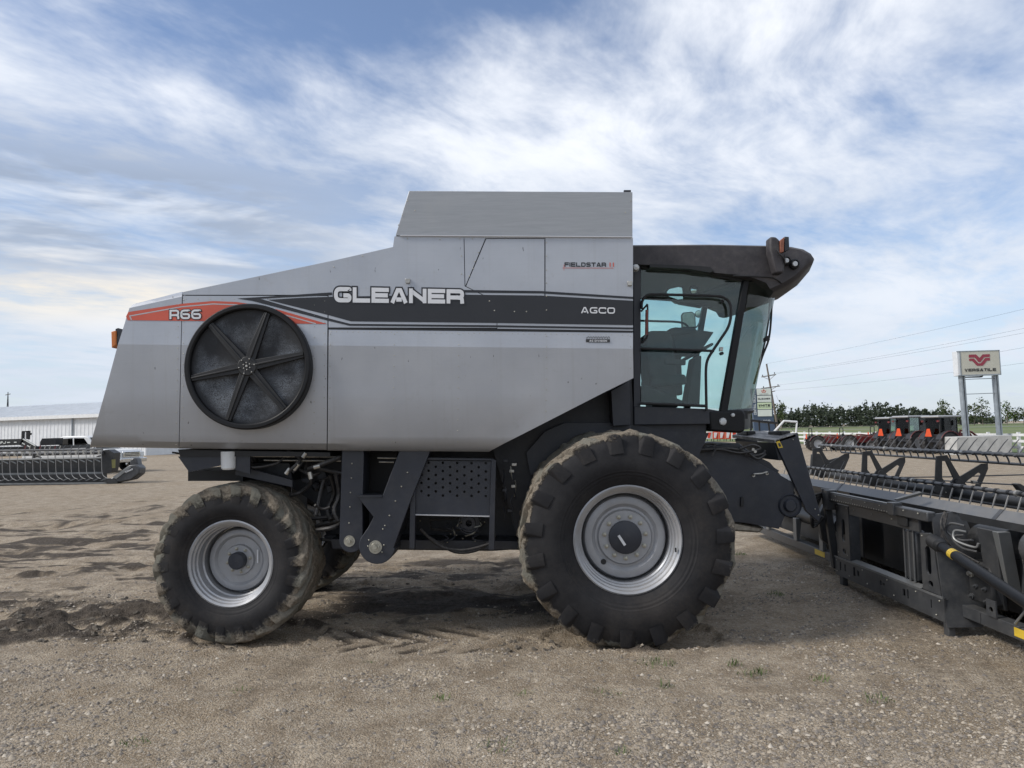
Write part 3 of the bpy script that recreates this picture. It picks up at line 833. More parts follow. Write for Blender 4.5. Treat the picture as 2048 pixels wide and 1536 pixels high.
# ---- stripes and lettering
def decal(name, polys, matn, lift=.003, parent=com):
    mb = MB()
    for pl in polys:
        pts = [P(x, y, YB - lift) for x, y in pl]; mb.add(pts, [tuple(range(len(pts)))])
    return mb.build(name, matn, parent, smooth=False)
def pxribbon(mb, pts, wd, lift):
    L, Rr = ribbon2(pts, wd); vs = []
    for a, b in zip(L, Rr): vs += [P(a.x, a.y, YB - lift), P(b.x, b.y, YB - lift)]
    return mb.add(vs, [(2 * i, 2 * i + 1, 2 * i + 3, 2 * i + 2) for i in range(len(L) - 1)])
decal('red_stripe', [[(252, 633), (256.5, 624), (363, 607.5), (426, 602), (474, 604), (520, 611), (561, 620.5), (655, 648), (600, 647.2), (400, 642), (255, 640.5)]], 'decal_red')
mb = MB(); pxribbon(mb, [(263, 640), (259.5, 632), (363, 613.5), (426, 607.8), (474, 609.6), (560, 627), (632, 647.5)], 2.2, .0036); mb.build('red_stripe_line', 'silver_plain', com, smooth=False)
decal('black_stripe', [[(474, 597), (664, 584.6), (664, 590), (520, 597.3), (655, 636), (700, 647.5), (1000, 650.5), (1266, 655), (1266, 658.8), (1000, 654.4), (699, 651.4), (655, 641), (504, 601.5)],
                       [(535, 599.6), (600, 595.6), (664, 593.4), (928, 589.2), (1083, 591), (1266, 601.5), (1266, 650.3), (1000, 646), (702, 642.6), (655, 629.5)],
                       [(927, 579.8), (1083, 582), (1266, 593.6), (1266, 597.8), (1083, 586.8), (927, 584.9)]], 'decal_black')
gm = quadmap((668, 573.5), (928, 579), (928, 607.5), (668, 604.5), YB)
text(MB(), 'GLEANER', gm, 1.28, .10, .275, .10, .0042, .34).build('lettering_outline', 'decal_black', com, smooth=False)
text(MB(), 'GLEANER', gm, 1.28, .10, .275, 0, .0062, .34).build('gleaner_lettering', 'decal_white', com, smooth=False)
rm = quadmap((339, 619.5), (402, 618.8), (402, 638), (339, 638.3), YB)
text(MB(), 'R66', rm, 1.0, .12, .20, .08, .0045, .30).build('lettering_outline', 'decal_black', com, smooth=False)
text(MB(), 'R66', rm, 1.0, .12, .20, 0, .0065, .30).build('model_lettering', 'decal_white', com, smooth=False)
am = quadmap((1162, 614), (1230, 615), (1230, 627.5), (1162, 626.3), YB)
text(MB(), 'AGCO', am, 1.25, .18, .20, 0, .0045, .36).build('maker_lettering', 'decal_white', com, smooth=False)
fm = quadmap((1129, 524.6), (1212, 525), (1212, 533.6), (1129, 533.4), YB)
text(MB(), 'FIELDSTAR', fm, 1.05, .16, .24, 0, .003).build('fieldstar_lettering', 'decal_black', com, smooth=False)
mb = MB(); text(mb, 'II', quadmap((1219, 525), (1228, 525), (1228, 533.6), (1219, 533.6), YB), .9, .3, .16, 0, .003)
pxribbon(mb, [(1125, 535.8), (1227, 536.2)], .9, .0031); pxribbon(mb, [(1128, 529), (1128, 541)], .8, .0034)
mb.build('fieldstar_numeral', 'decal_red', com, smooth=False)
decal('dealer_sticker', [[(1172, 678), (1220, 678.5), (1220, 684.8), (1172, 684.3)]], 'ink', .011)
text(MB(), 'AG DIVISION', quadmap((1179, 679.4), (1214, 679.8), (1214, 683.8), (1179, 683.4), YB), .9, .25, .22, 0, .0125).build('dealer_lettering', 'decal_white', com, smooth=False)
mb = MB()                                   # the script line above it, written as joined loops
pts = []
for i in range(60):
    u = i / 59; pts.append((1173 + 47 * u, 674.5 + 2.0 * math.sin(u * 58) * (1.35 if i % 13 in (0, 1, 6, 7) else .7)))
pxribbon(mb, pts, .9, .011); mb.build('dealer_script', 'ink', com, smooth=False)
# ---- rotary air screen
FC = P(494.5, 732.5, 6.28); FR = 127.5 * 6.28 / FPX
fan = empty('rotary_screen', FC, com)
mb = MB(); mb.lathe([(FR * .905, .02), (FR * .91, -.002), (FR * .93, -.012), (FR * .975, -.012), (FR * .995, 0), (FR, .02), (FR * .995, .17), (FR * .90, .17)], FC, 96, 'Y', closed=True)
mb.build('drum_rim', 'black_gloss', fan)
def screen_mat():
    m, t, b, out = new_mat('screen')
    co = t.node('ShaderNodeTexCoord').outputs['Object']
    n = t.noise(co, 3.2, 6, .6); n2 = t.noise(co, 150, 2, .5); x, y, z = t.sep(co)
    r = t.m('SQRT', t.m('ADD', t.m('MULTIPLY', x, x), t.m('MULTIPLY', z, z)))
    f = t.m('MULTIPLY', t.ss(n, .38, .68), t.m('MULTIPLY', t.ss(r, .10, .26), t.m('SUBTRACT', 1.0, t.ss(r, .43, .49))))
    strk = t.noise(t.comb(t.m('MULTIPLY', x, 3), y, t.m('MULTIPLY', z, 34)), 1.4, 4, .6)
    f = t.m('MULTIPLY', t.m('MULTIPLY', f, t.ss(n2, .3, .62)), t.m('ADD', .45, strk))
    t.put(b.inputs['Base Color'], t.mix(f, (.008, .009, .012, 1), (.135, .152, .175, 1)))
    b.inputs['Roughness'].default_value = .6
    t.put(b.inputs['Normal'], t.bump(t.voro(co, 190), .5, .002))
screen_mat()
SA = [11, 70, 131, 191, 250, 310.5]
for k in range(6):                          # six mesh segments, slightly dished
    a0, a1 = R(SA[k]), R(SA[(k + 1) % 6] + (360 if k == 5 else 0)); mb = MB(); vs = []; fs = []; na, nr = 14, 7
    for i in range(na + 1):
        a = a0 + (a1 - a0) * i / na
        for j in range(nr + 1):
            r_ = FR * (.05 + .855 * j / nr); bow = .012 * math.sin(math.pi * i / na) * math.sin(math.pi * j / nr)
            vs.append(FC + Vector((math.cos(a) * r_, .035 + bow, math.sin(a) * r_)))
    for i in range(na):
        for j in range(nr): q_ = i * (nr + 1) + j; fs.append((q_, q_ + 1, q_ + nr + 2, q_ + nr + 1))
    mb.add(vs, fs); mb.build('screen_segment', 'screen', fan)
for k, a in enumerate(SA):
    a = R(a); dr = Vector((math.cos(a), 0, math.sin(a))); tn = Vector((-math.sin(a), 0, math.cos(a)))
    i0, o0 = FC + dr * .03 + Vector((0, .0, 0)), FC + dr * FR * .90 + Vector((0, .004, 0))
    mb = MB(); w0, w1 = .046, .026
    mb.prism([i0 - tn * w0, o0 - tn * w1, o0 + tn * w1, i0 + tn * w0], (0, .028, 0)); mb.prism([i0 - tn * .008 + Vector((0, -.012, 0)), o0 - tn * .006 + Vector((0, -.010, 0)), o0 + tn * .006 + Vector((0, -.010, 0)), i0 + tn * .008 + Vector((0, -.012, 0))], (0, .010, 0))
    mb.build('spoke', 'black', fan, bevel=.003)
mb = MB(); mb.lathe([(0.0005, -.012), (.075, -.010), (.085, .0), (.085, .02)], FC, 24, 'Y'); mb.build('hub_plate', 'black', fan)
bm_ = MB(); bm_.lathe([(.0003, -.006), (.005, -.005), (.0065, 0)], (0, 0, 0), 8, 'Y'); bolt_s = bm_.mesh('bolt', 'bare_steel')
for k in range(6):
    for r_, of in ((.030, 35), (.066, 10)):
        a = R(60 * k + of); link('bolt', bolt_s, fan, FC + Vector((math.cos(a) * r_, -.014, math.sin(a) * r_)))
o = link('bolt', bolt_s, fan, FC + Vector((0, -.014, 0))); o.scale = (1.8, 1.5, 1.8)
# amber lamp on the rear
MB().pp([(222, 663), (231, 661), (231, 690), (223, 696)], YB + .22, .10).build('rear_lamp', 'orange', com, bevel=.006)
MB().pp([(231, 658), (236, 656), (234, 690), (230, 692)], YB + .24, .10).build('lamp_bracket', 'dark', com)

# ---- wheels
def wheel(name, c, Rad, wid, rim_r, disc_r, disc_in, nl, matn, near, boltn, boltr, hubr, seed, lugh, steer=0.):
    s = 1 if near else -1                   # outer side faces the camera (-Y) on the near wheels
    w_ = empty(name, c, com); c = Vector(c)
    w_.rotation_euler = (0, 0, steer)
    hw = wid / 2; Rb = Rad - lugh
    prof = [(rim_r - .012, -hw * .78), (rim_r + .02, -hw * .86), (rim_r + .05, -hw * .90), (rim_r + (Rb - rim_r) * .30, -hw * 1.02), (rim_r + (Rb - rim_r) * .55, -hw * 1.05), (rim_r + (Rb - rim_r) * .80, -hw * 1.0), (Rb - .035, -hw * .95), (Rb - .008, -hw * .88)]
    for k in range(1, 14): prof.append((Rb + .012 * (1 - ((k - 7) / 7) ** 2), -hw * .88 + hw * 1.76 * k / 14))
    prof += [(r_, -y_) for r_, y_ in reversed(prof[:8])]
    mb = MB(); mb.lathe(prof, c, 190, 'Y')
    rr_ = random.Random(seed); off = Vector((seed * 3.1, 0, 0)); vs = []
    for v in mb.v:                          # caked mud swells the tread between the lugs
        p = Vector(v) - c; r_ = math.hypot(p.x, p.z)
        if r_ > Rb - .05:
            k = min(1, (r_ - Rb + .05) / .04); ang_ = math.atan2(p.z, p.x)
            n_ = mnoise.noise(p * 3.0 + off) * .6 + mnoise.noise(p * 8.0 + off) * .55 + mnoise.noise(p * 21 + off) * .3
            g_ = k * max(0, n_ + .26) * lugh * 1.6
            p.x *= (r_ + g_) / r_; p.z *= (r_ + g_) / r_; p.y *= 1 + .03 * k * max(0, n_)
        vs.append(tuple(c + p))
    mb.v = vs; mb.build('tyre', matn, w_, angle=50)
    for side in (-1, 1):                    # lugs: long bars from shoulder to centre line
        var = []
        for vk in range(2):
            lb = MB(); secs = 7; f = []
            for i in range(secs):
                u = i / (secs - 1); y_ = side * hw * (1.035 - 1.08 * u); phi = .02 + .52 * u ** 1.1 * (.90 / Rad)
                top = Rad if i else Rad - .03; wd = (.058 - .016 * u) * Rad / .9; bw = wd * 1.55
                if i == 0: low = Rb - .125
                elif i == 1: low = Rb - .06
                else: low = Rb - .02
                jit = rr_.uniform(-.004, .004)
                for (r_, ww) in ((low, -bw), (top + jit, -wd), (top + jit, wd), (low, bw)):
                    a = phi + ww / Rad * .8; f.append((math.cos(a) * r_, y_ * (1.015 if r_ == low and i == 0 else 1), math.sin(a) * r_))
            fs = [(i * 4 + k, i * 4 + k + 1, i * 4 + k + 5, i * 4 + k + 4) for i in range(secs - 1) for k in range(3)]
            fs += [(0, 1, 2, 3), tuple((secs - 1) * 4 + k for k in (3, 2, 1, 0))]
            lb.add(f, fs); lm_ = lb.mesh('lug', matn, angle=60)
            bb = bmesh.new(); bb.from_mesh(lm_); bmesh.ops.bevel(bb, geom=list(bb.edges), offset=.010, segments=2, affect='EDGES', profile=.6)
            bmesh.ops.triangulate(bb, faces=[f_ for f_ in bb.faces if len(f_.verts) > 4])
            for v_ in bb.verts:
                d_ = v_.co; k_ = .007 * mnoise.noise(d_ * 14 + Vector((vk * 9 + seed, side, 0))); v_.co = d_ * (1 + k_ / max(.3, math.hypot(d_.x, d_.z)))
            bb.to_mesh(lm_); bb.free(); lm_.polygons.foreach_set('use_smooth', [True] * len(lm_.polygons)); lm_.set_sharp_from_angle(angle=R(60)); var.append(lm_)
        for k in range(nl):
            a = 2 * math.pi * (k + (.5 if side > 0 else 0)) / nl
            link('lug', var[k % 2], w_, c, (0, -a, 0))
    # rim
    o_ = -s                                 # outward direction along Y
    def y(v): return o_ * v
    d0 = hw - disc_in
    pr = [(rim_r + .012, y(hw * .80)), (rim_r + .018, y(hw * .865)), (rim_r + .006, y(hw * .885)), (rim_r - .012, y(hw * .85)), (rim_r - .016, y(hw * .76)), (rim_r - .030, y(hw * .735)), (rim_r - .034, y(hw * .62)), (rim_r - .046, y(hw * .60)), (rim_r - .050, y(d0 + .05)), (rim_r - .062, y(d0 + .04)), (rim_r - .064, y(d0 - .10))]
    MB().lathe(pr, c, 96, 'Y').build('rim', 'rim', w_, angle=22)
    dr_ = min(disc_r + .02, rim_r - .075) if Rad > .8 else disc_r
    dp = [(rim_r - .066, y(d0 - .09)), (dr_ + .004, y(d0 - .07)), (dr_, y(d0 - .02)), (dr_ - .012, y(d0 + .004)), (dr_ - .035, y(d0 + .012)), (dr_ * .80, y(d0 + .010)), (dr_ * .72, y(d0 - .016)), (boltr * 1.34, y(d0 - .014)), (boltr * 1.26, y(d0 + .010)), (hubr, y(d0 + .012)), (.001, y(d0 + .012))]
    MB().lathe(dp, c, 96, 'Y').build('wheel_disc', 'rim_disc', w_, angle=28)
    hp = hubr * (.30 if Rad > .8 else .9)
    hb = [(hubr, y(hw - disc_in + .008)), (hubr * .98, y(hw - disc_in + .012 + hp * .8)), (hubr * .86, y(hw - disc_in + .012 + hp)), (.001, y(hw - disc_in + .014 + hp))]
    MB().lathe(hb, c, 40, 'Y').build('hub_cap', 'dark_sheet', w_)
    nb = MB(); nb.lathe([(.021, 0), (.021, y(.006)), (.0155, y(.007)), (.0155, y(.022)), (.008, y(.024)), (.008, y(.032)), (.0005, y(.033))], (0, 0, 0), 6, 'Y'); nm_ = nb.mesh('wheel_nut', 'bolt', angle=20)
    for k in range(boltn):
        a = 2 * math.pi * (k + .25) / boltn
        o = link('wheel_nut', nm_, w_, c + Vector((math.cos(a) * boltr, y(hw - disc_in + .010), math.sin(a) * boltr)))
        o.scale = (.8, .8, .8) if Rad < .8 else (1, 1, 1)
    return w_, c, y, hw
FCN = P(1258, 1083, 6.20); fz = .885
wn, c_, y_, hw_ = wheel('front_wheel', (FCN.x, 6.20 + .39, fz), .905, .78, .44, .335, .23, 19, 'tyre_front', True, 11, .178, .142, 1, .055)
q0 = Vector((c_.x - .19, 6.2 + .218, c_.z - .205)); MB().cyl(q0, .024, .004, 16).build('hand_hole', 'black', wn)
st = c_ + Vector((-.035, y_(hw_ - .23 + .012 + .142 * .30) - .006, -.02)); ro = Matrix.Rotation(R(58), 3, 'Y')
MB().box(st, (.10, .003, .022), ro).build('sticker', 'decal_white', wn)
mb = MB(); mb.box(c_ + Vector((.395, y_(hw_ * .86) - .004, -.09)), (.012, .012, .035)); mb.build('valve', 'black', wn)
wheel('front_wheel', (FCN.x, 15.8 - 6.59, fz), .905, .78, .44, .335, .23, 19, 'tyre_front', False, 11, .178, .142, 2, .055)
RCN = P(459, 1132, 6.60); rz = .685
wr, c_, y_, hw_ = wheel('rear_wheel', (RCN.x, 6.60 + .275, rz), .705, .55, .368, .285, .24, 22, 'tyre_rear', True, 8, .105, .078, 3, .045, R(-2))
MB().box(c_ + Vector((.17, y_(hw_ - .24 + .002) - .002, .03)), (.012, .003, .12)).build('sticker', 'decal_white', wr)
wheel('rear_wheel', (RCN.x, 15.8 - 6.875, rz), .705, .55, .368, .285, .24, 22, 'tyre_rear', False, 8, .105, .078, 4, .045, R(-2))
# axles
mb = MB(); mb.tube([(FCN.x, 6.75, fz), (FCN.x, 9.05, fz)], .16, 16); mb.build('front_axle', 'dark', com)
mb = MB(); mb.bx(RCN.x - .12, RCN.x + .12, 7.2, 8.6, rz - .05, rz + .22); mb.build('rear_axle', 'dark', com, bevel=.02)
mb = MB(); mb.bx(RCN.x - .22, RCN.x + .22, 7.5, 8.3, rz + .2, 1.55); mb.build('axle_support', 'dark', com, bevel=.02)

# ---- chassis between the wheels
mb = MB(); mb.pp([(470, 895), (1045, 898), (1045, 1098), (985, 1102), (660, 1098), (636, 1010), (560, 960), (470, 955)], 7.35, 1.1)
mb.build('separator_housing', 'dark', com)
mb = MB(); mb.pp([(985, 895), (1262, 748), (1268, 848), (1330, 862), (1418, 866), (1400, 905), (1400, 1040), (1040, 1096)], 7.12, 1.56)
mb.build('front_housing', 'dark', com)
mb = MB(); mb.pp([(1052, 905), (1090, 862), (1130, 845), (1262, 845), (1262, 925), (1060, 950)], 7.02, .05); mb.build('wheel_shield', 'dark_sheet', com, bevel=.004)
mb = MB(); mb.pp([(1222, 782), (1258, 762), (1262, 850), (1226, 852)], 6.9, .2); mb.build('cab_support', 'dark_sheet', com, bevel=.004)
mb = MB(); mb.pp([(660, 1078), (1045, 1082), (1045, 1100), (665, 1098)], 7.0, 1.8); mb.build('frame_rail', 'dark_sheet', com, bevel=.006)
mb = MB(); mb.pp([(356, 913), (378, 944), (442, 931), (500, 948), (500, 906)], 6.62, .02); mb.build('rear_pan', 'dark_sheet', com)
mb = MB(); mb.pp([(376, 941), (486, 941), (486, 962), (376, 962)], 7.0, 1.7); mb.build('chaff_box', 'black', com)
mb = MB(); mb.pp([(356, 899), (660, 905), (660, 913), (360, 913)], 6.60, 2.5); mb.build('underside', 'black', com)
mb = MB(); mb.pp([(472, 930), (470, 950), (585, 975), (585, 960)], 6.75, .05); mb.build('steering_rail', 'dark_sheet', com, bevel=.004)
mb = MB(); mb.pp([(500, 925), (580, 925), (585, 962), (478, 945)], 6.95, .3); mb.build('gearbox', 'dark', com, bevel=.01)
fc = P(457, 921, 6.62); zz_ = 36 * 6.62 / FPX
mb = MB(); mb.lathe([(.0005, -zz_ / 2), (.050, -zz_ / 2), (.062, -zz_ / 2 + .014), (.066, zz_ / 2 - .01), (.066, zz_ / 2), (.0005, zz_ / 2)], fc, 28, 'Z'); fl = mb.build('oil_filter', 'filter_white', com)
for (x0, y0_, x1, y1) in ((500, 912.5, 682, 914), (528, 920.5, 682, 922), (755, 916, 800, 916.5), (758, 924, 788, 924.5)):
    MB().tube([P(x0, y0_, 6.66), P(x1, y1, 6.66)], .006, 6).build('steel_line', 'bare_steel', com)
hoses = [([(575, 902), (600, 917), (592, 930), (572, 948)], .016), ([(612, 905), (604, 925), (585, 945)], .018), ([(620, 918), (612, 940), (622, 965), (600, 985), (580, 990)], .020), ([(680, 915), (640, 930), (618, 938)], .021),
         ([(690, 948), (650, 940), (625, 936)], .018), ([(660, 950), (668, 985), (655, 1020), (662, 1040)], .022), ([(672, 948), (678, 990), (668, 1020), (676, 1040)], .020), ([(648, 960), (640, 990), (632, 1030)], .018),
         ([(632, 1052), (660, 1045), (684, 1040)], .020), ([(634, 1060), (662, 1056), (684, 1047)], .020), ([(585, 960), (583, 985)], .006), ([(630, 1010), (645, 1018), (660, 1014)], .012), ([(840, 1058), (880, 1092), (930, 1100), (985, 1086)], .013), ([(860, 1075), (910, 1104), (960, 1098), (990, 1070)], .013),
         ([(480, 930), (510, 935), (550, 928), (570, 915)], .010), ([(600, 940), (625, 950), (640, 945)], .014), ([(345, 905), (372, 908), (385, 902)], .009)]
for k, (pl, r_) in enumerate(hoses):
    Y = 6.62 + (k * 37 % 11) * .03
    MB().tube(bez([P(x, y, Y + .04 * math.sin(i * 2 + k)) for i, (x, y) in enumerate(pl)], 6), r_, 8).build('hose', 'rubber_hose', com)
for x, y, x2, y2 in ((580, 937, 572, 948), (597, 928, 588, 940), (619, 944, 622, 958), (628, 935, 640, 932), (606, 915, 612, 906)):
    MB().tube([P(x, y, 6.60), P(x2, y2, 6.60)], .019, 8).build('hose_fitting', 'bare_steel', com)
cr = random.Random(3)
for k in range(16):
    x, y = cr.uniform(1002, 1032), cr.uniform(915, 1030)
    if k % 3: MB().tube(bez([P(x, y, 6.86), P(x + cr.uniform(-3, 3), y + 12, 6.84), P(x + cr.uniform(-5, 5), y + cr.uniform(18, 34), 6.86)], 4), .006, 5).build('control_rod', 'dark_sheet' if k % 4 else 'bolt', com)
    else: MB().pp([(x - 5, y), (x + 5, y), (x + 5, y + 6), (x - 5, y + 6)], 6.84, .04).build('bracket', 'bare_steel' if k % 2 else 'dark_sheet', com, bevel=.004)
for k in range(10):
    x, y = cr.uniform(845, 975), cr.uniform(1042, 1070)
    MB().tube(bez([P(x, y, 6.95), P(x + cr.uniform(-14, 14), y + 8, 6.92), P(x + cr.uniform(-26, 26), y + 14, 6.95)], 4), .007, 5).build('linkage', 'bolt' if k % 3 == 0 else 'dark_sheet', com)
mb = MB(); pc = P(938, 1046, 6.95); mb.lathe([(.03, -.03), (.06, -.03), (.062, -.005), (.085, -.005), (.09, -.03), (.098, -.03), (.098, .04), (.02, .04)], pc, 32, 'Y', closed=True); mb.build('pulley', 'dark_sheet', com)
# elevator legs
def leg_outline(pts, cx, cy, r_, a0, a1, n=12):
    return pts + [(cx + r_ * math.cos(R(a0 + (a1 - a0) * k / n)), cy + r_ * math.sin(R(a0 + (a1 - a0) * k / n))) for k in range(n + 1)]
el_ = leg_outline([(684, 898), (728, 899), (725, 1000)], 702, 1082, 23.5, 0, 180)
MB().pp(el_, 6.60, .30).build('grain_elevator', 'dark_sheet', com, bevel=.006)
e2_ = leg_outline([(800, 898), (862, 898), (822, 1000), (787, 1096)], 754, 1092, 36.5, 10, 205) + [(736, 1055), (747, 1034), (715, 994), (722, 990), (764, 994)]
MB().pp(e2_, 6.56, .34).build('return_elevator', 'dark_sheet', com, bevel=.006)
for x, y, r_, Y in ((699, 1082, 11, 6.60), (751, 1094, 13, 6.56)):
    c = P(x, y, Y); k = Y / FPX
    MB().lathe([(.001, -.030), (r_ * k * .30, -.030), (r_ * k * .34, -.012), (r_ * k * .62, -.012), (r_ * k * .68, -.008), (r_ * k, -.008), (r_ * k * 1.02, .01)], c, 24, 'Y').build('bearing', 'bolt', com, angle=25)
bl = MB(); bl.lathe([(.0003, -.008), (.006, -.006), (.008, .001)], (0, 0, 0), 6, 'Y'); bolt2 = bl.mesh('bolt', 'bolt', angle=60)
for x, y, Y in ((704, 927, 6.6), (703, 956, 6.6), (701, 985, 6.6), (700, 1014, 6.6), (698.5, 1046, 6.6), (815, 945, 6.56), (803, 973, 6.56), (791, 1002, 6.56), (779, 1031, 6.56), (770, 1051, 6.56), (766, 1058, 6.56), (738, 1080, 6.56), (768, 1090, 6.56), (764, 1104, 6.56), (736, 1092, 6.56)):
    link('bolt', bolt2, com, P(x, y, Y) + Vector((0, -.002, 0)))
MB().pp([(715, 990.5), (764, 990.5), (764, 994), (715, 994)], 6.55, .35).build('elevator_ledge', 'dark_sheet', com)
# perforated guard in its frame
holes = []
for j in range(9):
    for i in range(5 + (0 if j % 2 == 0 else 0)):
        cx = 843 + i * 28.6 + (14.2 if j % 2 == 0 else 0); cy = 925 + j * 8.2 + (cx - 843) * .012
        if cy < 1003: holes.append(circ(cx, cy, 2.7, 10))
MB().plate([(833, 921), (982, 922.5), (979, 1031.5), (831, 1028)], holes, lambda x, y: P(x, y, 6.63), (0, .006, 0)).build('guard_plate', 'dark_sheet', com, smooth=False)
for pl in ([(822, 916), (832, 917), (829.5, 1098), (818, 1098)], [(983, 918), (992, 920), (989, 1100), (977, 1100)]): MB().pp(pl, 6.60, .06).build('guard_post', 'dark_sheet', com, bevel=.004)
MB().pp([(834, 914.5), (988, 917), (988, 921.6), (834, 920)], 6.605, .05).build('guard_rail', 'dark_sheet', com, bevel=.004)
MB().pp([(831, 1028.6), (979, 1032), (979, 1034), (831, 1030.6)], 6.60, .07).build('guard_lip', 'decal_grey', com)

cr = random.Random(77)
for k in range(26):                          # belts, pipes and brackets crowded behind the elevators
    x, y = cr.uniform(475, 680), cr.uniform(908, 1075); Yk = cr.uniform(6.95, 7.25)
    if k % 3 == 0: MB().tube(bez([P(x, y, Yk), P(x + cr.uniform(10, 40), y + cr.uniform(-12, 12), Yk - .03), P(x + cr.uniform(40, 80), y + cr.uniform(-20, 20), Yk)], 5), cr.uniform(.010, .022), 7).build('hose', 'rubber_hose', com)
    elif k % 3 == 1: MB().pp([(x, y), (x + cr.uniform(8, 26), y + cr.uniform(-3, 3)), (x + cr.uniform(8, 26), y + cr.uniform(8, 20)), (x + 2, y + cr.uniform(8, 20))], Yk, .06).build('bracket', 'dark_sheet', com, bevel=.004)
    else: MB().lathe([(.001, -.02), (.02, -.02), (.022, -.005), (cr.uniform(.03, .06), -.004), (.05, .03)], P(x, y, Yk), 18, 'Y').build('idler', 'dark_sheet', com)
for pl in ([(735, 905), (795, 905), (770, 985), (735, 985)],):
    MB().pp(pl, 7.1, .05).build('belt_guard', 'black', com)
MB().tube([P(x, y, 7.05) for x, y in [(860, 1040), (900, 1036), (945, 1036), (972, 1046), (945, 1056), (900, 1062), (862, 1058)]], .012, 6, closed=True).build('drive_belt', 'rubber_hose', com)
for k in range(14): link('bolt', bolt2, com, P(cr.uniform(840, 975), cr.uniform(1040, 1085), 6.99))
# ---- cab
YC, YF = 7.10, 8.70
cab = empty('cab', P(1400, 860, 7.9), com)
both = ((YC, 1), (YF, -1))
def cab_pp(name, poly, matn, depth=.06, bevel=.006, sides=(0, 1), off=0.):
    """the same member on the near and far side of the cab"""
    for k in sides:
        pts = [P(x, y, YC - off) for x, y in poly]
        if k: pts = [Vector((p.x, 15.8 - p.y, p.z)) for p in pts]
        MB().prism(pts, (0, depth * (1 if k == 0 else -1), 0)).build(name, matn, cab, bevel=bevel)
cab_pp('rear_post', [(1267, 524), (1282, 526), (1281, 842), (1267, 842)], 'dark_sheet')
cab_pp('front_post', [(1487, 560), (1499, 562), (1455, 826), (1440, 826)], 'black_gloss', .07, off=.004)
cab_pp('door_seal', [(1282, 530), (1420, 538), (1432, 546), (1486, 556), (1484, 563), (1430, 554), (1418, 546), (1282, 537)], 'black', .05, off=.002)
cab_pp('sill', [(1268, 812), (1418, 818), (1440, 822), (1440, 848), (1268, 850)], 'dark_sheet', .12, off=.008)
cab_pp('corner_block', [(1418, 822), (1486, 820), (1492, 828), (1490, 862), (1480, 866), (1420, 862)], 'black_gloss', .22, .02, off=.016)
MB().pp([(1268, 842), (1416, 842), (1412, 868), (1380, 872), (1268, 868)], YC + .05, 1.5).build('cab_base', 'dark', cab, bevel=.01)
for x, y, r_ in ((1446, 843, 7.5), (1466, 830, 4)):
    c = P(x, y, YC - .022); k = YC / FPX
    MB().lathe([(.001, -.012), (r_ * k * .8, -.010), (r_ * k, 0), (r_ * k, .02)], c, 20, 'Y').build('side_marker', 'lens', cab)
# floor, rear wall and headliner
zf = P(1300, 812, YC).z; x0, x1 = P(1270, 800, YC).x, P(1446, 800, YC).x
MB().bx(x0, x1 + .25, YC + .06, YF - .06, zf - .14, zf - .06).build('floor', 'black', cab)
MB().bx(x0 - .02, x0 + .05, YC + .062, YF - .062, zf - .05, P(1280, 700, YC).z).build('rear_wall', 'black', cab)
zr = P(1300, 532, YC).z
MB().bx(x0, x1 + .35, YC + .03, YF - .03, zr - .03, zr + .03).build('headliner', 'seat_cloth', cab)
# roof: moulded cap with drooping visor
prof = [(1266, 488), (1420, 487), (1540, 489.5), (1580, 492), (1604, 497), (1619, 506), (1625.5, 516), (1622, 525), (1608, 538), (1596, 552), (1575, 567), (1545, 583), (1538, 570), (1512, 558), (1470, 551), (1430, 547), (1418, 538), (1390, 535), (1340, 531), (1266, 528)]
base_ = [P(x, y, 7.02) for x, y in prof]; mid = [Vector((p.x, 7.9, p.z + .02)) for p in base_]
secs = [(-.88, .90), (-.85, .975), (-.78, 1.0), (-.4, 1.02), (0, 1.03), (.4, 1.02), (.78, 1.0), (.85, .975), (.88, .90)]
cx_ = sum(p.x for p in base_) / len(base_); cz_ = sum(p.z for p in base_) / len(base_)
mb = MB(); n = len(base_); vs = []
for yo, sc in secs:
    for p in base_:
        fwd = max(0, (p.x - P(1500, 520, 7.02).x)) ; bulge = .22 * (1 - (yo / .9) ** 2) * min(1, fwd / .3)
        zc = cz_ + (p.z - cz_) * (sc if abs(yo) > .7 else 1.0) + (.02 * (1 - (yo / .9) ** 2) if p.z > cz_ else 0)
        vs.append(Vector((p.x + bulge - (.03 if sc < .95 and fwd > 0 else 0), 7.9 + yo, zc)))
fs = [(i * n + k, i * n + (k + 1) % n, (i + 1) * n + (k + 1) % n, (i + 1) * n + k) for i in range(len(secs) - 1) for k in range(n)]
fs += [tuple(range(n)), tuple((len(secs) - 1) * n + k for k in range(n))]
mb.add(vs, fs); mb.build('cab_roof', 'plastic_roof', cab, angle=38)
MB().pp([(1300, 528), (1400, 532), (1420, 534), (1428, 541), (1420, 545), (1380, 538), (1300, 534)], 7.015, .1).build('roof_trim', 'black', cab)
MB().tube(bez([P(1466, 552, 7.0), P(1510, 553, 7.0), P(1545, 556, 7.0), P(1562, 566, 7.02), P(1558, 574, 7.1)], 5), .008, 6).build('roof_edging', 'black', cab)
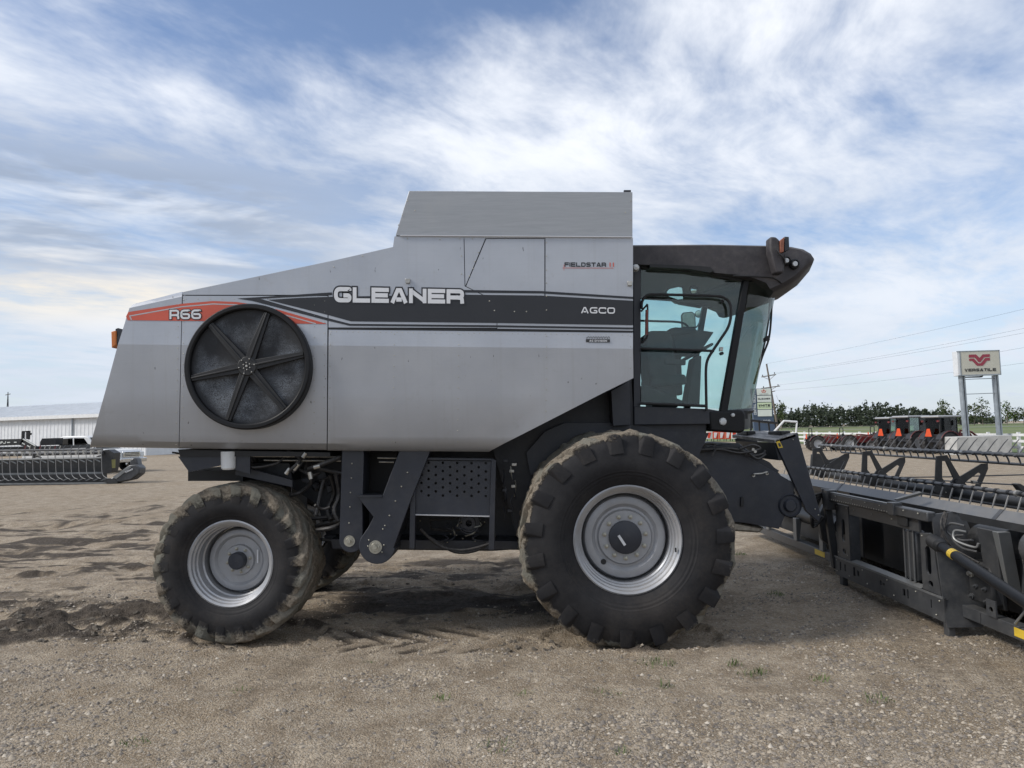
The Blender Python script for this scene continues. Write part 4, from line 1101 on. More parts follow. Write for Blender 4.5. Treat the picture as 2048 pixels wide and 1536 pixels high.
# lamps, reflector and mirror arm on the visor
for x, y, r_ in ((1573, 521, 7), (1590, 527.5, 7.5)):
    c = P(x, y, 6.985); k = 6.98 / FPX
    ls = MB(); ls.lathe([(.0005, -.012), (r_ * k * .65, -.010), (r_ * k * .8, 0), (r_ * k * .8, .01)], c, 20, 'Y')
    hl = MB().lathe([(r_ * k * .8, .0), (r_ * k, -.014), (r_ * k * 1.35, .0), (r_ * k * 1.4, .06)], c, 20, 'Y').build('work_light', 'black', cab)
    ls.build('lamp_lens', 'lens', hl)
mb = MB(); mb.pp([(1540, 473), (1552, 473), (1560, 480), (1562, 500), (1570, 530), (1568, 546), (1552, 546), (1540, 500)], 6.86, .13); mb.build('mirror_housing', 'plastic_roof', cab, bevel=.02, seg=3)
mb = MB(); mb.pp([(1561, 481), (1569, 473.5), (1568, 503), (1561, 506)], 6.84, .10); mb.build('reflector', 'orange_old', cab, bevel=.004)
mb = MB(); mb.pp([(1569.5, 473), (1578, 473.5), (1579, 499), (1569, 503)], 6.86, .10); mb.build('reflector_back', 'dark_sheet', cab, bevel=.004)
for k in range(5): MB().tube(bez([P(1553 + k, 498 + 3 * k, 6.84), P(1560 + 2 * k, 508 + 2 * k, 6.82), P(1566 + k, 512 + 4 * k, 6.86), P(1570, 520 - 3 * k, 6.92)], 4), .005, 5).build('lamp_cable', 'rubber_hose', cab)
# glazing
def pane(name, poly, matn, parent=cab, k=0):
    pts = [P(x, y, YC + .03) for x, y in poly]
    if k: pts = [Vector((p.x, 15.8 - p.y, p.z)) for p in pts]
    return MB().prism(pts, (0, .006, 0)).build(name, matn, parent, smooth=False)
for k in (0, 1):
    pane('door_glass', [(1282, 534), (1420, 540), (1432, 550), (1487, 558), (1444, 818), (1282, 808)], 'cab_glass', k=k)
Tp, Bp = P(1496, 561, YC), P(1450, 823, YC)
def wind(u, v):
    y = YC + .02 + (YF - YC - .04) * u; s_ = (y - 7.9) / .8
    b = .50 * (1 - abs(s_) ** 2.4)
    p = Bp.lerp(Tp, v); return Vector((p.x + b * (.92 + .10 * v), y, p.z + .03 * (1 - s_ * s_)))
mb = MB(); nu, nv = 24, 8
mb.add([wind(i / nu, j / nv) for i in range(nu + 1) for j in range(nv + 1)], [(i * (nv + 1) + j, (i + 1) * (nv + 1) + j, (i + 1) * (nv + 1) + j + 1, i * (nv + 1) + j + 1) for i in range(nu) for j in range(nv)])
mb.build('windscreen', 'cab_front_glass', cab, angle=60)
MB().tube([wind(i / nu, 1.0) + Vector((0, 0, .005)) for i in range(nu + 1)], .018, 6).build('windscreen_seal', 'black', cab)
MB().tube([wind(i / nu, -.01) for i in range(nu + 1)], .03, 6).build('windscreen_seal', 'black', cab)
mb = MB()
for vv in (-.04,):
    a = [wind(i / nu, -.02) for i in range(nu + 1)]; b = [p + Vector((-.02, 0, -.17)) for p in a]
    mb.add(a + b, [(i, i + 1, nu + 2 + i, nu + 1 + i) for i in range(nu)])
mb.build('front_apron', 'dark_sheet', cab)
# door frame tubes and grab handle
def tubepx(name, pl, Y, r_, matn='black', parent=cab, sm=5): return MB().tube(bez([P(x, y, Y) for x, y in pl], sm), r_, 8).build(name, matn, parent)
tubepx('guard_rail', [(1283, 618), (1284, 604), (1291, 593), (1304, 589), (1340, 589.5), (1380, 590.5), (1430, 592), (1447, 595), (1458, 604), (1462, 618), (1461, 638), (1455, 657), (1440, 680), (1424, 704), (1415, 720), (1412, 738), (1412, 770), (1413, 822)], YC - .05, .0135)
tubepx('guard_rail', [(1282, 697), (1350, 699), (1428, 702)], YC - .05, .0125, sm=2)
tubepx('guard_rail', [(1280, 807), (1340, 809), (1412, 812)], YC - .05, .014, sm=2)
tubepx('grab_handle', [(1282, 623), (1292, 612), (1295, 611), (1295, 640), (1295, 670), (1292, 677), (1283, 687)], YC - .10, .009)
MB().tube([P(1293.5, 620, YC - .105), P(1292.5, 670, YC - .105)], .013, 8).build('handle_grip', 'grip_red', cab)
# the same rail on the far door
MB().tube(bez([mir(P(x, y, YC - .05)) for x, y in [(1283, 618), (1291, 593), (1304, 589), (1380, 590.5), (1447, 595), (1462, 618), (1455, 657), (1424, 704), (1412, 738), (1413, 822)]], 5), .0135, 8).build('guard_rail', 'black', cab)
MB().tube([mir(P(1282, 697, YC - .05)), mir(P(1428, 702, YC - .05))], .0125, 8).build('guard_rail', 'black', cab)
for x, y in ((1443.5, 603), (1443, 707)):
    MB().cyl(P(x, y, YC + .01), .016, .05, 12).build('door_knob', 'black', cab)
MB().pp([(1440, 694), (1447, 694), (1446, 702), (1439, 702)], YC + .005, .03).build('door_lock', 'bare_steel', cab, bevel=.003)
# wiper
tubepx('wiper_arm', [(1544, 588), (1542, 640), (1537, 680), (1524, 715), (1508, 768)], 7.55, .011)
tubepx('wiper_arm', [(1540, 588), (1537, 640), (1530, 685), (1518, 725)], 7.52, .008)
MB().pp([(1528, 676), (1539, 670), (1540, 680), (1529, 684)], 7.53, .04).build('wiper_joint', 'black', cab)
# rear cab lamp
c = P(1272, 535, 6.95); MB().lathe([(.0005, -.02), (.025, -.015), (.033, 0), (.034, .04), (.01, .06)], c, 20, 'Y').build('rear_work_light', 'lens', cab)
# operator's place
seat = empty('operator_seat', P(1330, 800, 7.85), cab)
def sp(name, poly, Y, dpt, matn='seat_cloth', bv=.03, parent=seat): return MB().pp(poly, Y, dpt).build(name, matn, parent, bevel=bv, seg=3)
sp('backrest', [(1290, 670), (1300, 661), (1336, 661), (1344, 668), (1356, 760), (1300, 762)], 7.62, .52)
sp('cushion', [(1300, 752), (1372, 748), (1376, 768), (1300, 775)], 7.60, .56)
sp('headrest', [(1338, 657), (1352, 654), (1392, 656), (1398, 664), (1340, 672)], 8.0, .4)
sp('armrest', [(1330, 716), (1372, 720), (1372, 730), (1330, 728)], 7.58, .07, bv=.012)
sp('seat_pedestal', [(1310, 770), (1352, 770), (1356, 815), (1304, 815)], 7.68, .4, 'black', .01)
cn = empty('console', P(1385, 800, 7.9), cab)
MB().pp([(1345, 664), (1400, 660), (1428, 664), (1398, 708), (1352, 706)], 8.05, .35).build('monitor', 'seat_cloth', cn, bevel=.01)
MB().pp([(1283, 770), (1300, 772), (1372, 804), (1378, 812), (1283, 806)], 7.3, .2).build('floor_mat', 'seat_cloth', cn, bevel=.02)
MB().pp([(1388, 715), (1404, 710), (1400, 812), (1372, 812)], 7.75, .25).build('steering_column', 'seat_cloth', cn, bevel=.02)
MB().pp([(1300, 690), (1362, 690), (1366, 790), (1302, 790)], 8.3, .16).build('side_console', 'seat_cloth', cn, bevel=.02)
mb = MB(); wc = P(1392, 706, 7.85); tilt = Matrix.Rotation(R(-28), 3, 'Y')
mb.tube([wc + tilt @ Vector((math.cos(a) * .19, math.sin(a) * .19, 0)) for a in [2 * math.pi * k / 28 for k in range(28)]], .014, 6, closed=True); mb.build('steering_wheel', 'black', cn)
# mirrors: one pair on the near visor arm, one pair beyond the far door
mat('mirror_sky_tone', (.62, .68, .68), .42, .35, .10, 20)  # pale colour stands in for the sky reflected in the far mirrors
def mirror(pl, cx, cy, r_, Y):
    m_ = empty('rear_view_mirror', P(cx, cy, Y), cab)
    MB().pp(pl, Y, .05).build('mirror_shell', 'black', m_, bevel=.008)
    mx, my = sum(p[0] for p in pl) / len(pl), sum(p[1] for p in pl) / len(pl)
    MB().pp([(mx + (x - mx) * .86, my + (y - my) * .86) for x, y in pl], Y - .006, .004).build('mirror_glass', 'mirror' if Y < 8 else 'mirror_sky_tone', m_)
    c = P(cx, cy, Y); k = Y / FPX
    MB().lathe([(.001, -.012), (r_ * k * .6, -.010), (r_ * k * .9, 0)], c, 24, 'Y').build('round_mirror', 'mirror' if Y < 8 else 'mirror_sky_tone', m_)
    MB().lathe([(r_ * k * .9, -.004), (r_ * k, 0), (r_ * k * .9, .03), (.001, .04)], c, 24, 'Y').build('round_shell', 'black', m_)
    return m_
m1 = mirror([(1331, 583), (1336, 577), (1358, 572), (1366, 574), (1368, 592), (1368, 600), (1356, 601), (1331, 592)], 1388.5, 579.5, 10, 7.35)
MB().tube(bez([P(1392, 587, 7.35), P(1410, 583, 7.3), P(1440, 573, 7.3), P(1474, 562, 7.25)], 4), .010, 6).build('mirror_arm', 'black', m1)
MB().pp([(1402, 585), (1420, 574), (1470, 561), (1472, 576), (1440, 581)], 7.30, .03).build('sun_visor', 'seat_cloth', cab)
m2 = mirror([(1363, 630), (1366, 625), (1384, 623), (1391, 628), (1392, 656), (1364, 656)], 1397.5, 628, 7.5, 9.2)
MB().tube(bez([P(1378, 656, 9.22), P(1395, 652, 9.2), P(1420, 600, 9.0), P(1428, 580, 8.8)], 4), .010, 6).build('mirror_arm', 'black', m2)

# ---- feeder house
fh = empty('feeder_house', P(1500, 1050, 7.9), com)
YN = 7.27
MB().pp([(1350, 898), (1474, 901), (1590, 967), (1585, 1000), (1558, 1058), (1490, 1046), (1350, 1035)], YN, .02).build('side_shield', 'dark_sheet', fh, bevel=.004)
MB().pp([(1352, 895), (1470, 890), (1540, 925), (1590, 985), (1580, 1010), (1556, 1056), (1492, 1042), (1352, 1030)], YN + .022, 1.24).build('feeder_body', 'dark', fh)
MB().pp([(1410, 893), (1478, 886), (1500, 903), (1560, 942), (1552, 946), (1474, 901)], YN + .03, 1.2).build('feeder_lid', 'dark_sheet', fh, bevel=.01)
# tilting face frame
fr0 = [(1549, 881), (1590, 867.5), (1597, 872), (1643, 1034), (1637, 1044), (1613, 1023)]
MB().pp(fr0, 7.24, .05).build('face_frame_side', 'dark_sheet', fh, bevel=.006)
MB().prism([mir(P(x, y, 7.24)) for x, y in fr0], (0, -.05, 0)).build('face_frame_side', 'dark_sheet', fh, bevel=.006)
a, b = P(1549, 880, 7.24), P(1591, 867, 7.24)
def steel_worn():
    m, t, bb, out = new_mat('worn_plate')
    co = t.node('ShaderNodeTexCoord').outputs['Object']; x, y, z = t.sep(co)
    s_ = t.noise(t.comb(t.m('MULTIPLY', x, 3), t.m('MULTIPLY', y, .5), z), 6, 6, .65)
    t.put(bb.inputs['Base Color'], t.mix(t.ss(s_, .38, .66), (.05, .05, .055, 1), (.40, .385, .36, 1))); bb.inputs['Roughness'].default_value = .5
steel_worn()
MB().prism([a, b, mir(b) + Vector((0, 0, .03)), mir(a) + Vector((-.02, 0, .04))], (0, 0, -.03)).build('top_plate', 'worn_plate', fh)
MB().prism([a + Vector((.005, .03, -.03)), a + Vector((.045, .03, -.20)), mir(a) + Vector((.045, -.03, -.20)), mir(a) + Vector((.005, -.03, -.03))], (.03, 0, 0)).build('cross_channel', 'dark', fh)
for y0_, y1, xo in ((7.42, 7.80, .13), (8.15, 8.52, .02)):
    MB().bx(a.x + xo, a.x + xo + .10, y0_, y1, a.z + .035, a.z + .085).build('stop_pad', 'black', fh, bevel=.012)
MB().pp([(1552, 884), (1559, 881), (1566, 895), (1557, 896.5)], 7.236, .003).build('warning_label', 'yellow', fh)
MB().pp([(1556, 887), (1560, 886), (1563, 893), (1558, 893.5)], 7.2345, .001).build('warning_mark', 'ink', fh)
dc = P(1580, 1011, YN - .005)
MB().lathe([(.001, -.03), (.05, -.03), (.06, -.02), (.066, .0), (.095, 0.0), (.105, -.012), (.115, 0.0), (.115, .05)], dc, 32, 'Y').build('drive_hub', 'dark_sheet', fh)
MB().tube(bez([P(1507, 951, YN), P(1508, 948, YN - .04), P(1522, 947, YN - .045), P(1534, 944, YN - .04), P(1535, 947, YN)], 4), .008, 6).build('handle', 'bare_steel', fh)
for x, y in ((1507, 951), (1534, 947)): MB().cyl(P(x, y, YN), .016, .01, 8).build('handle_foot', 'bare_steel', fh)
MB().pp([(1482, 994), (1487, 993), (1489, 1003), (1486, 1014), (1481, 1013)], YN - .02, .02).build('latch', 'black', fh, bevel=.004)
for k, pl in enumerate(([(1392, 905), (1430, 900), (1470, 901), (1500, 912), (1525, 908), (1530, 900)], [(1400, 903), (1450, 897), (1490, 903), (1515, 918), (1532, 908)], [(1395, 900), (1440, 899), (1480, 906), (1520, 898), (1505, 890), (1480, 898)], [(1398, 898), (1412, 888), (1430, 888), (1428, 894)], [(1432, 898), (1424, 912)])):
    MB().tube(bez([P(x, y, 7.22 - .012 * k) for x, y in pl], 6), .012, 7).build('hydraulic_hose', 'rubber_hose', fh)
for x, y in ((1506, 899), (1510, 903)): MB().cyl(P(x, y, 7.19), .015, .02, 8).build('coupler', 'bare_steel', fh)
for x, y in ((1637, 1030), (1586, 879), (1630, 1018)): link('bolt', bolt2, fh, P(x, y, 7.236))
MB().pp([(1460, 1042), (1530, 1055), (1520, 1066), (1460, 1062)], 7.5, .8).build('feeder_foot', 'bare_steel', fh, bevel=.02)
# ================================================================== draper header parked ahead of the feeder house
hd = empty('draper_header', (4.5, 7.9, 0))
tag(hd, 'wide charcoal draper header with tined reel parked in front of the combine', 'crop header')
XA, XB, Y0, Y1 = 3.68, 3.82, 3.3, 12.45
def hb(name, x0, x1, y0, y1, z0, z1, matn='hdr', bevel=.006): return MB().bx(x0, x1, y0, y1, z0, z1).build(name, matn, hd, bevel=bevel)
def yz(X): return lambda y, z: Vector((X, y, z))
def hplate(name, outer, holes, X, t=.012, matn='hdr'): return MB().plate(outer, holes, yz(X), (t, 0, 0)).build(name, matn, hd, smooth=False)
# long rear beams
hb('lower_beam', XB, XB + .11, Y0, 6.47, .19, .30); hb('lower_beam', XB, XB + .11, 8.62, Y1, .19, .30)
MB().prism([(3.86, Y0, 1.125), (3.935, Y0, 1.205), (3.95, Y0, 1.195), (3.90, Y0, 1.115)], (0, Y1 - Y0, 0)).build('top_sheet', 'hdr_mid', hd)
MB().prism([(3.862, Y0, 1.122), (3.90, Y0, 1.112), (3.92, Y0, 1.06), (3.885, Y0, 1.055)], (0, 6.5 - Y0, 0)).build('top_sheet_lip', 'hdr', hd)
MB().prism([(3.862, 8.6, 1.122), (3.90, 8.6, 1.112), (3.92, 8.6, 1.06), (3.885, 8.6, 1.055)], (0, Y1 - 8.6, 0)).build('top_sheet_lip', 'hdr', hd)
for y_ in (4.6, 6.0, 8.9, 10.4, 11.6): MB().prism([(3.856, y_, 1.125), (3.933, y_, 1.209), (3.938, y_, 1.207), (3.87, y_, 1.125)], (0, .05, 0)).build('sheet_joint', 'hdr', hd)
# back wall panels with lightening holes
for k, (a, b) in enumerate(((3.3, 4.35), (4.36, 5.42), (5.43, 5.98))):
    w_ = b - a; hs = [oval(a + w_ * .5, .72, .13 if w_ > .8 else .10, .26)] if k < 2 else []
    hs += [circ(a + w_ * .3, .42, .035), circ(a + w_ * .66, .40, .045, 12)]
    hplate('back_panel', [(a, .32), (b, .32), (b, 1.03), (a, 1.03)], hs, 4.02)
for k in range(4):
    a = 8.66 + k * .95
    hplate('back_panel', [(a, .32), (a + .94, .32), (a + .94, 1.03), (a, 1.03)], [oval(a + .47, .7, .12, .26)], 4.02, matn='hdr_dark')
hb('deck_frame', 4.20, 4.26, Y0, Y1, .25, 1.1, 'hdr_dark', 0)
MB().prism([(4.27, Y0, .55), (5.75, Y0, .12), (5.75, Y0, .09), (4.27, Y0, .45)], (0, Y1 - Y0, 0)).build('draper_belt', 'hdr_dark', hd)
MB().prism([(5.76, Y0, .13), (5.95, Y0, .08), (5.95, Y0, .06), (5.76, Y0, .09)], (0, Y1 - Y0, 0)).build('cutter_bar', 'hdr_light', hd)
# adapter frame that receives the feeder house
hplate('adapter_post', [(6.80, .37), (6.80, .90), (6.60, .92), (6.56, .60), (6.46, .12), (6.50, .12), (6.56, .37)], [oval(6.685, .66, .085, .27), oval(6.665, .445, .075, .055)], XA, .016)
hplate('adapter_post', [(8.56, .37), (8.56, 1.0), (8.24, 1.0), (8.24, .37)], [oval(8.38, .70, .085, .27), oval(8.38, .455, .08, .06)], XA, .016)
hb('adapter_post_side', XA + .017, XA + .12, 8.24, 8.26, .37, 1.0); hb('adapter_post_side', XA + .017, XA + .10, 6.785, 6.80, .37, .9)
MB().prism([(XA - .004, 6.455, .10), (XA - .004, 6.60, 1.10), (3.95, 6.60, 1.14), (4.06, 6.48, .60), (3.98, 6.455, .10)], (0, -.015, 0)).build('adapter_gusset', 'hdr', hd)
slots = []
for c, w_, h_ in ((8.48, .03, .10), (8.36, .03, .08), (8.14, .045, .10), (8.05, .05, .06), (7.56, .03, .05), (7.50, .05, .02), (7.12, .05, .07), (7.05, .03, .09), (6.66, .02, .08)):
    slots.append([(c - w_ / 2, .26 - h_ / 2), (c + w_ / 2, .26 - h_ / 2), (c + w_ / 2, .26 + h_ / 2), (c - w_ / 2, .26 + h_ / 2)])
hplate('adapter_lower_plate', [(6.46, .14), (8.62, .14), (8.62, .36), (6.46, .36)], slots, XA - .008, .014)
hb('adapter_lower_beam', XA + .02, XA + .14, 6.47, 8.61, .15, .35, 'hdr_dark')
MB().prism([(XA - .012, 6.84, .361), (XA + .06, 6.84, .385), (XA + .06, 6.84, .361)], (0, 1.38, 0)).build('adapter_sill', 'hdr_light', hd)
hb('adapter_upper_beam', XA - .06, XA + .025, 7.18, 8.66, 1.03, 1.13, bevel=.012); hb('adapter_upper_beam', XA - .05, XA + .03, 6.58, 7.17, 1.03, 1.125, bevel=.012)
hb('beam_cap', XA - .058, XA - .02, 7.25, 8.55, 1.131, 1.139, 'hdr_light', 0)
hb('adapter_header_plate', XA + .004, XA + .03, 6.82, 8.23, .90, 1.04)
hb('adapter_bracket', XA - .09, XA + .03, 8.56, 8.68, .92, 1.16); hb('adapter_bracket', XA - .07, XA + .02, 7.12, 7.24, 1.025, 1.155)
mb = MB()
for k in range(26): mb.cyl((XA - .061, 7.26 + k * .052, 1.052), .008, .006, 6, 'X')
o = mb.build('bolt_row', 'bare_steel', hd); o['kind'] = 'stuff'
hb('hatch_plate', XA - .02, XA, 6.98, 7.16, .93, 1.03, 'hdr_dark')
MB().prism([(XA - .02, 7.14, 1.19), (XA - .02, 7.20, 1.19), (XA + .10, 6.96, 1.285), (XA + .10, 6.92, 1.275)], (.02, 0, -.02)).build('lock_lever', 'hdr_light', hd)
# things in the opening
hb('opening_sheet', 4.05, 4.07, 7.62, 8.22, .38, 1.0, 'hdr_dark', 0); hb('vertical_roller', 3.72, 3.84, 6.98, 7.16, .385, .895, 'hdr', .03)
for y_ in (6.98, 7.06, 7.14): hb('roller_rib', 3.712, 3.72, y_, y_ + .02, .39, .89, 'hdr_mid', 0)
MB().tube([(4.0, 7.0, .66), (4.0, 7.5, .64)], .085, 18).build('feed_roller', 'tube_steel', hd)
MB().tube([(4.0, 7.0, .46), (4.0, 7.62, .46)], .05, 14).build('feed_roller', 'hdr_dark', hd)
for k in range(5): MB().tube(bez([(3.9, 7.42 - .02 * k, .80 - .05 * (k % 3)), (3.86, 7.25, .77 - .03 * k), (3.92, 7.02, .80 - .04 * k)], 5), .012, 6).build('hydraulic_hose', 'tube_steel', hd)
# near part behind the shaft: struts, rollers, plates
MB().prism([(3.80, 6.16, 1.04), (3.80, 5.94, 1.04), (3.90, 6.03, .50), (3.90, 6.22, .50)], (.03, 0, 0)).build('strut', 'hdr', hd, bevel=.006)
MB().prism([(3.90, 6.21, .50), (3.90, 6.04, .50), (3.96, 6.10, .33), (3.96, 6.18, .33)], (.03, 0, 0)).build('strut_foot', 'hdr', hd, bevel=.006)
MB().prism([(3.78, 5.93, 1.04), (3.78, 5.86, 1.04), (3.93, 5.99, .50), (3.93, 6.025, .50)], (.10, 0, 0)).build('strut', 'hdr_light', hd, bevel=.004)
MB().tube([(4.02, 6.05, .90), (4.02, 6.44, .90)], .13, 24).build('draper_drive_roller', 'hdr_dark', hd)
MB().tube([(3.99, 5.0, .93), (3.99, 5.72, .93)], .15, 24).build('draper_drive_roller', 'tube_steel', hd)
hb('gear_case', 3.86, 4.0, 6.1, 6.42, .35, .72, 'hdr_dark', .03)
for y_, z_, r_ in ((6.36, .60, .035), (6.30, .50, .02), (6.18, .50, .02), (6.36, .40, .025), (6.16, .40, .018)):
    MB().lathe([(.001, -.03), (r_ * .5, -.03), (r_ * .55, -.01), (r_, -.008), (r_, .02)], (3.855, y_, z_), 14, 'X').build('bearing', 'bare_steel' if r_ > .03 else 'hdr', hd)
hplate('foot_bracket', [(5.98, .30), (6.10, .30), (6.10, .44), (5.98, .44)], [circ(6.04, .36, .025)], XB - .014)
for k, pl in enumerate(([(3.80, 6.32, 1.03), (3.74, 6.42, 1.04), (3.72, 6.44, .96), (3.78, 6.36, .90), (3.80, 6.22, .92)], [(3.80, 6.30, .98), (3.75, 6.38, .98), (3.74, 6.36, .90), (3.80, 6.2, .86), (3.81, 6.16, .90)], [(3.78, 6.30, .95), (3.74, 6.40, .92), (3.76, 6.32, .84), (3.82, 6.20, .82)])):
    MB().tube(bez(pl, 6), .010, 7).build('steel_pipe', 'tube_steel' if k != 1 else 'hdr_light', hd)
for k in range(5): MB().tube(bez([(3.72, 6.46 - .01 * k, 1.14), (3.66, 6.42, 1.02 - .04 * k), (3.72, 6.36, .82), (3.78, 6.24 - .03 * k, .74)], 6), .008, 6).build('hydraulic_hose', 'rubber_hose', hd)
# stack of hoses by the feeder side
for k in range(7): MB().tube(bez([(3.60, 8.7 + .02 * k, 1.12 - .02 * k), (3.48, 8.74, 1.05 - .04 * k), (3.52, 8.82, .86 - .03 * k), (3.64, 8.8, .80)], 6), .015, 7).build('hydraulic_hose', 'rubber_hose', hd)
MB().prism([(3.58, 8.72, 1.17), (3.58, 8.66, 1.17), (3.66, 8.62, .20), (3.66, 8.70, .20)], (.08, 0, 0)).build('adapter_side_arm', 'hdr_dark', hd, bevel=.01)
MB().prism([(3.62, 8.9, .80), (3.70, 8.9, .95), (3.80, 8.9, .92), (3.76, 8.9, .42), (3.66, 8.9, .50)], (0, .10, 0)).build('float_spring_box', 'hdr_dark', hd, bevel=.02)
for y_ in (9.25, 10.1, 11.2):
    MB().prism([(XB - .02, y_, .62), (XB + .06, y_, .62), (XB + .02, y_, .30), (XB - .02, y_, .30)], (0, .11, 0)).build('support_bracket', 'hdr_light', hd, bevel=.004)
for y_ in (9.0, 9.7, 10.6): MB().tube([(3.95, y_, .66), (3.95, y_ + .5, .66)], .11, 16).build('draper_roller', 'hdr_dark', hd)
# stands
for y_ in (6.50, 8.54): hb('stand_leg', XA + .02, XA + .08, y_ - .04, y_ + .04, .0, .16)
for y_ in (6.50, 8.54): hb('stand_foot', XA - .02, XA + .12, y_ - .07, y_ + .07, -.01, .012, bevel=0)
# reflectors
for a, b in ((5.53, 5.79), (9.25, 9.55)): MB().bx(XB - .004, XB - .001, a, b, .215, .285).build('reflector', 'yellow', hd)
hb('stripe_plate', XB - .006, XB - .002, 6.2, 6.42, .2, .29, 'hdr', 0)
# drive shaft hung along the back
sh = empty('drive_shaft', (3.6, 6.2, .8), hd)
s0, s1 = PX(1868, 1064, 3.62), PX(2110, 1222, 3.30)
dv = (s1 - s0).normalized()
MB().tube([s0 + dv * .12, s1], .042, 20).build('shaft_guard', 'black_gloss', sh)
bp, br = [], []
for k in range(15): bp.append(s0 + dv * (-.03 + .011 * k)); br.append(.066 if k % 2 else .050)
MB().tube(bp, br, 18).build('bellows', 'black', sh, angle=20)
MB().tube([s0 + dv * .125, s0 + dv * .15, s0 + dv * .17], [.062, .056, .046], 18).build('collar', 'black', sh)
q_ = s0 + dv * .36; MB().tube([q_, q_ + dv * .075], .0435, 20).build('label_band', 'yellow', sh)
for k in range(5): MB().tube([q_ + dv * (.012 + .011 * k), q_ + dv * (.016 + .011 * k)], .0440, 12).build('label_mark', 'ink', sh) if k % 2 else None
# chains and fittings near the lower right
for k in range(9): MB().tube([(3.78 - .002 * k, 5.62 - .03 * k, .52 - .006 * k + .012 * (k % 2)), (3.78, 5.60 - .03 * k, .515 - .006 * k)], .009, 6).build('chain_link', 'bare_steel' if k < 2 else 'black', hd)
MB().tube([(3.78, 5.72, .33), (3.78, 5.50, .56)], .010, 6).build('support_rod', 'hdr_light', hd)
hb('skid_cover', XB - .01, XB + .1, 5.2, 5.55, .31, .42, 'hdr_dark', .04)
# ---- reel
rl = empty('reel', (4.95, 7.9, 1.13), hd)
BN, BF = (4.52, 1.27), (5.10, 1.595)
def bat(x, z, y0, y1): 
    return MB().tube([(x, y0, z), (x, y1, z)], .021, 10).build('reel_bat', 'tube_steel', rl)
bat(*BN, 3.5, 12.4); bat(*BF, 3.5, 12.35)
bat(5.36, .98, 3.5, 12.4); bat(4.8, .66, 3.5, 12.4)
MB().tube([(5.30, 3.5, 1.478), (5.30, 12.0, 1.478)], .017, 8).build('reel_rod', 'tube_steel', rl)
MB().tube([(4.95, 3.4, 1.12), (4.95, 12.4, 1.12)], .055, 14).build('reel_shaft', 'hdr_dark', rl)
def tine_mesh(path, r_): 
    mb = MB(); mb.tube(path, r_, 5); return mb.mesh('tine', 'tine')
t1 = tine_mesh([(0, 0, -.01), (-.03, .0, -.09), (-.065, 0, -.20), (-.075, 0, -.29)], [.0085, .0075, .007, .005])
t2 = tine_mesh([(0, 0, .01), (.035, 0, .06), (.085, 0, .125), (.125, 0, .165)], [.008, .0065, .006, .004])
t3 = tine_mesh([(.01, 0, -.01), (.03, 0, -.045), (.045, 0, -.10)], [.011, .010, .009])
for m_ in (t2, t3): m_.materials.clear(); m_.materials.append(MATS['tube_steel'])
cm = MB(); cm.tube([(0, -.016, 0), (0, .016, 0)], .027, 10); clip_m = cm.mesh('tine_clip', 'black')
cm = MB(); cm.tube([(.02, -.045, .012), (0, 0, .006), (-.02, .045, -.012)], .018, 8); wrap_m = cm.mesh('tine_base', 'tube_steel')
y = 4.4
while y < 12.35:
    link('tine', t1, rl, (BN[0], y, BN[1])); link('tine_clip', clip_m, rl, (BN[0], y, BN[1]))
    link('tine', t2, rl, (BF[0], y, BF[1])); link('tine', t3, rl, (BF[0], y + .05, BF[1])); link('tine_base', wrap_m, rl, (BF[0], y, BF[1]))
    y += .172
# spiders carrying the bats
for y_ in (6.6, 8.33, 10.08, 11.75):
    mb = MB()
    mb.plate([(4.70, 1.14), (4.74, 1.56), (4.86, 1.57), (4.99, 1.31), (5.24, 1.46), (5.31, 1.46), (5.31, 1.40), (5.20, 1.16), (5.10, 1.10), (4.85, 1.06)],
             [[(4.79, 1.30), (4.80, 1.50), (4.84, 1.50), (4.92, 1.29), (4.88, 1.24), (4.83, 1.24)], [(5.04, 1.24), (5.20, 1.36), (5.23, 1.34), (5.16, 1.20), (5.09, 1.17)]], lambda x, z: Vector((x, y_, z)), (0, .02, 0))
    mb.build('spider_arm', 'hdr_dark', rl, smooth=False)
    MB().cyl((4.97, y_ - .01, 1.24), .05, .06, 14).build('spider_hub', 'hdr_dark', rl)
    for bx_, bz_ in ((4.82, 1.13), (4.97, 1.14), (5.12, 1.15)): link('bolt', bolt2, rl, (bx_, y_ - .002, bz_))
    MB().cyl((BN[0], y_ + .1, BN[1]), .032, .03, 10).build('bat_clamp', 'bare_steel', rl); MB().cyl((BF[0], y_ + .1, BF[1]), .030, .05, 10).build('bat_clamp', 'bare_steel', rl)
MB().tube([P(1755, 938, 10.0), P(1950, 946.5, 8.3), P(2036, 949, 7.6)], .009, 6).build('tie_rod', 'tube_steel', rl)
MB().tube([P(1755, 940, 10.0), P(1900, 936, 9.0), P(2060, 929, 8.2)], .009, 6).build('tie_rod', 'tube_steel', rl)
MB().pp([(1944, 942), (1952, 942), (1958, 949), (1946, 949)], 8.28, .04).build('turnbuckle', 'bare_steel', rl)
MB().pp([(2030, 946), (2040, 945), (2075, 968), (2072, 985), (2048, 970)], 7.4, .08).build('reel_lift_arm', 'hdr_dark', hd, bevel=.01)
MB().pp([(1991, 966), (2060, 968), (2060, 985), (1985, 975)], 7.6, .06).build('reel_arm_cover', 'hdr_dark', hd, bevel=.006)
# far end sheet
MB().pp([(1608, 940), (1612, 926), (1621, 922), (1623, 895), (1637, 893), (1648, 900), (1657, 907), (1694, 897), (1690, 912), (1684, 935)], 12.42, .04).build('end_sheet', 'hdr_dark', hd)

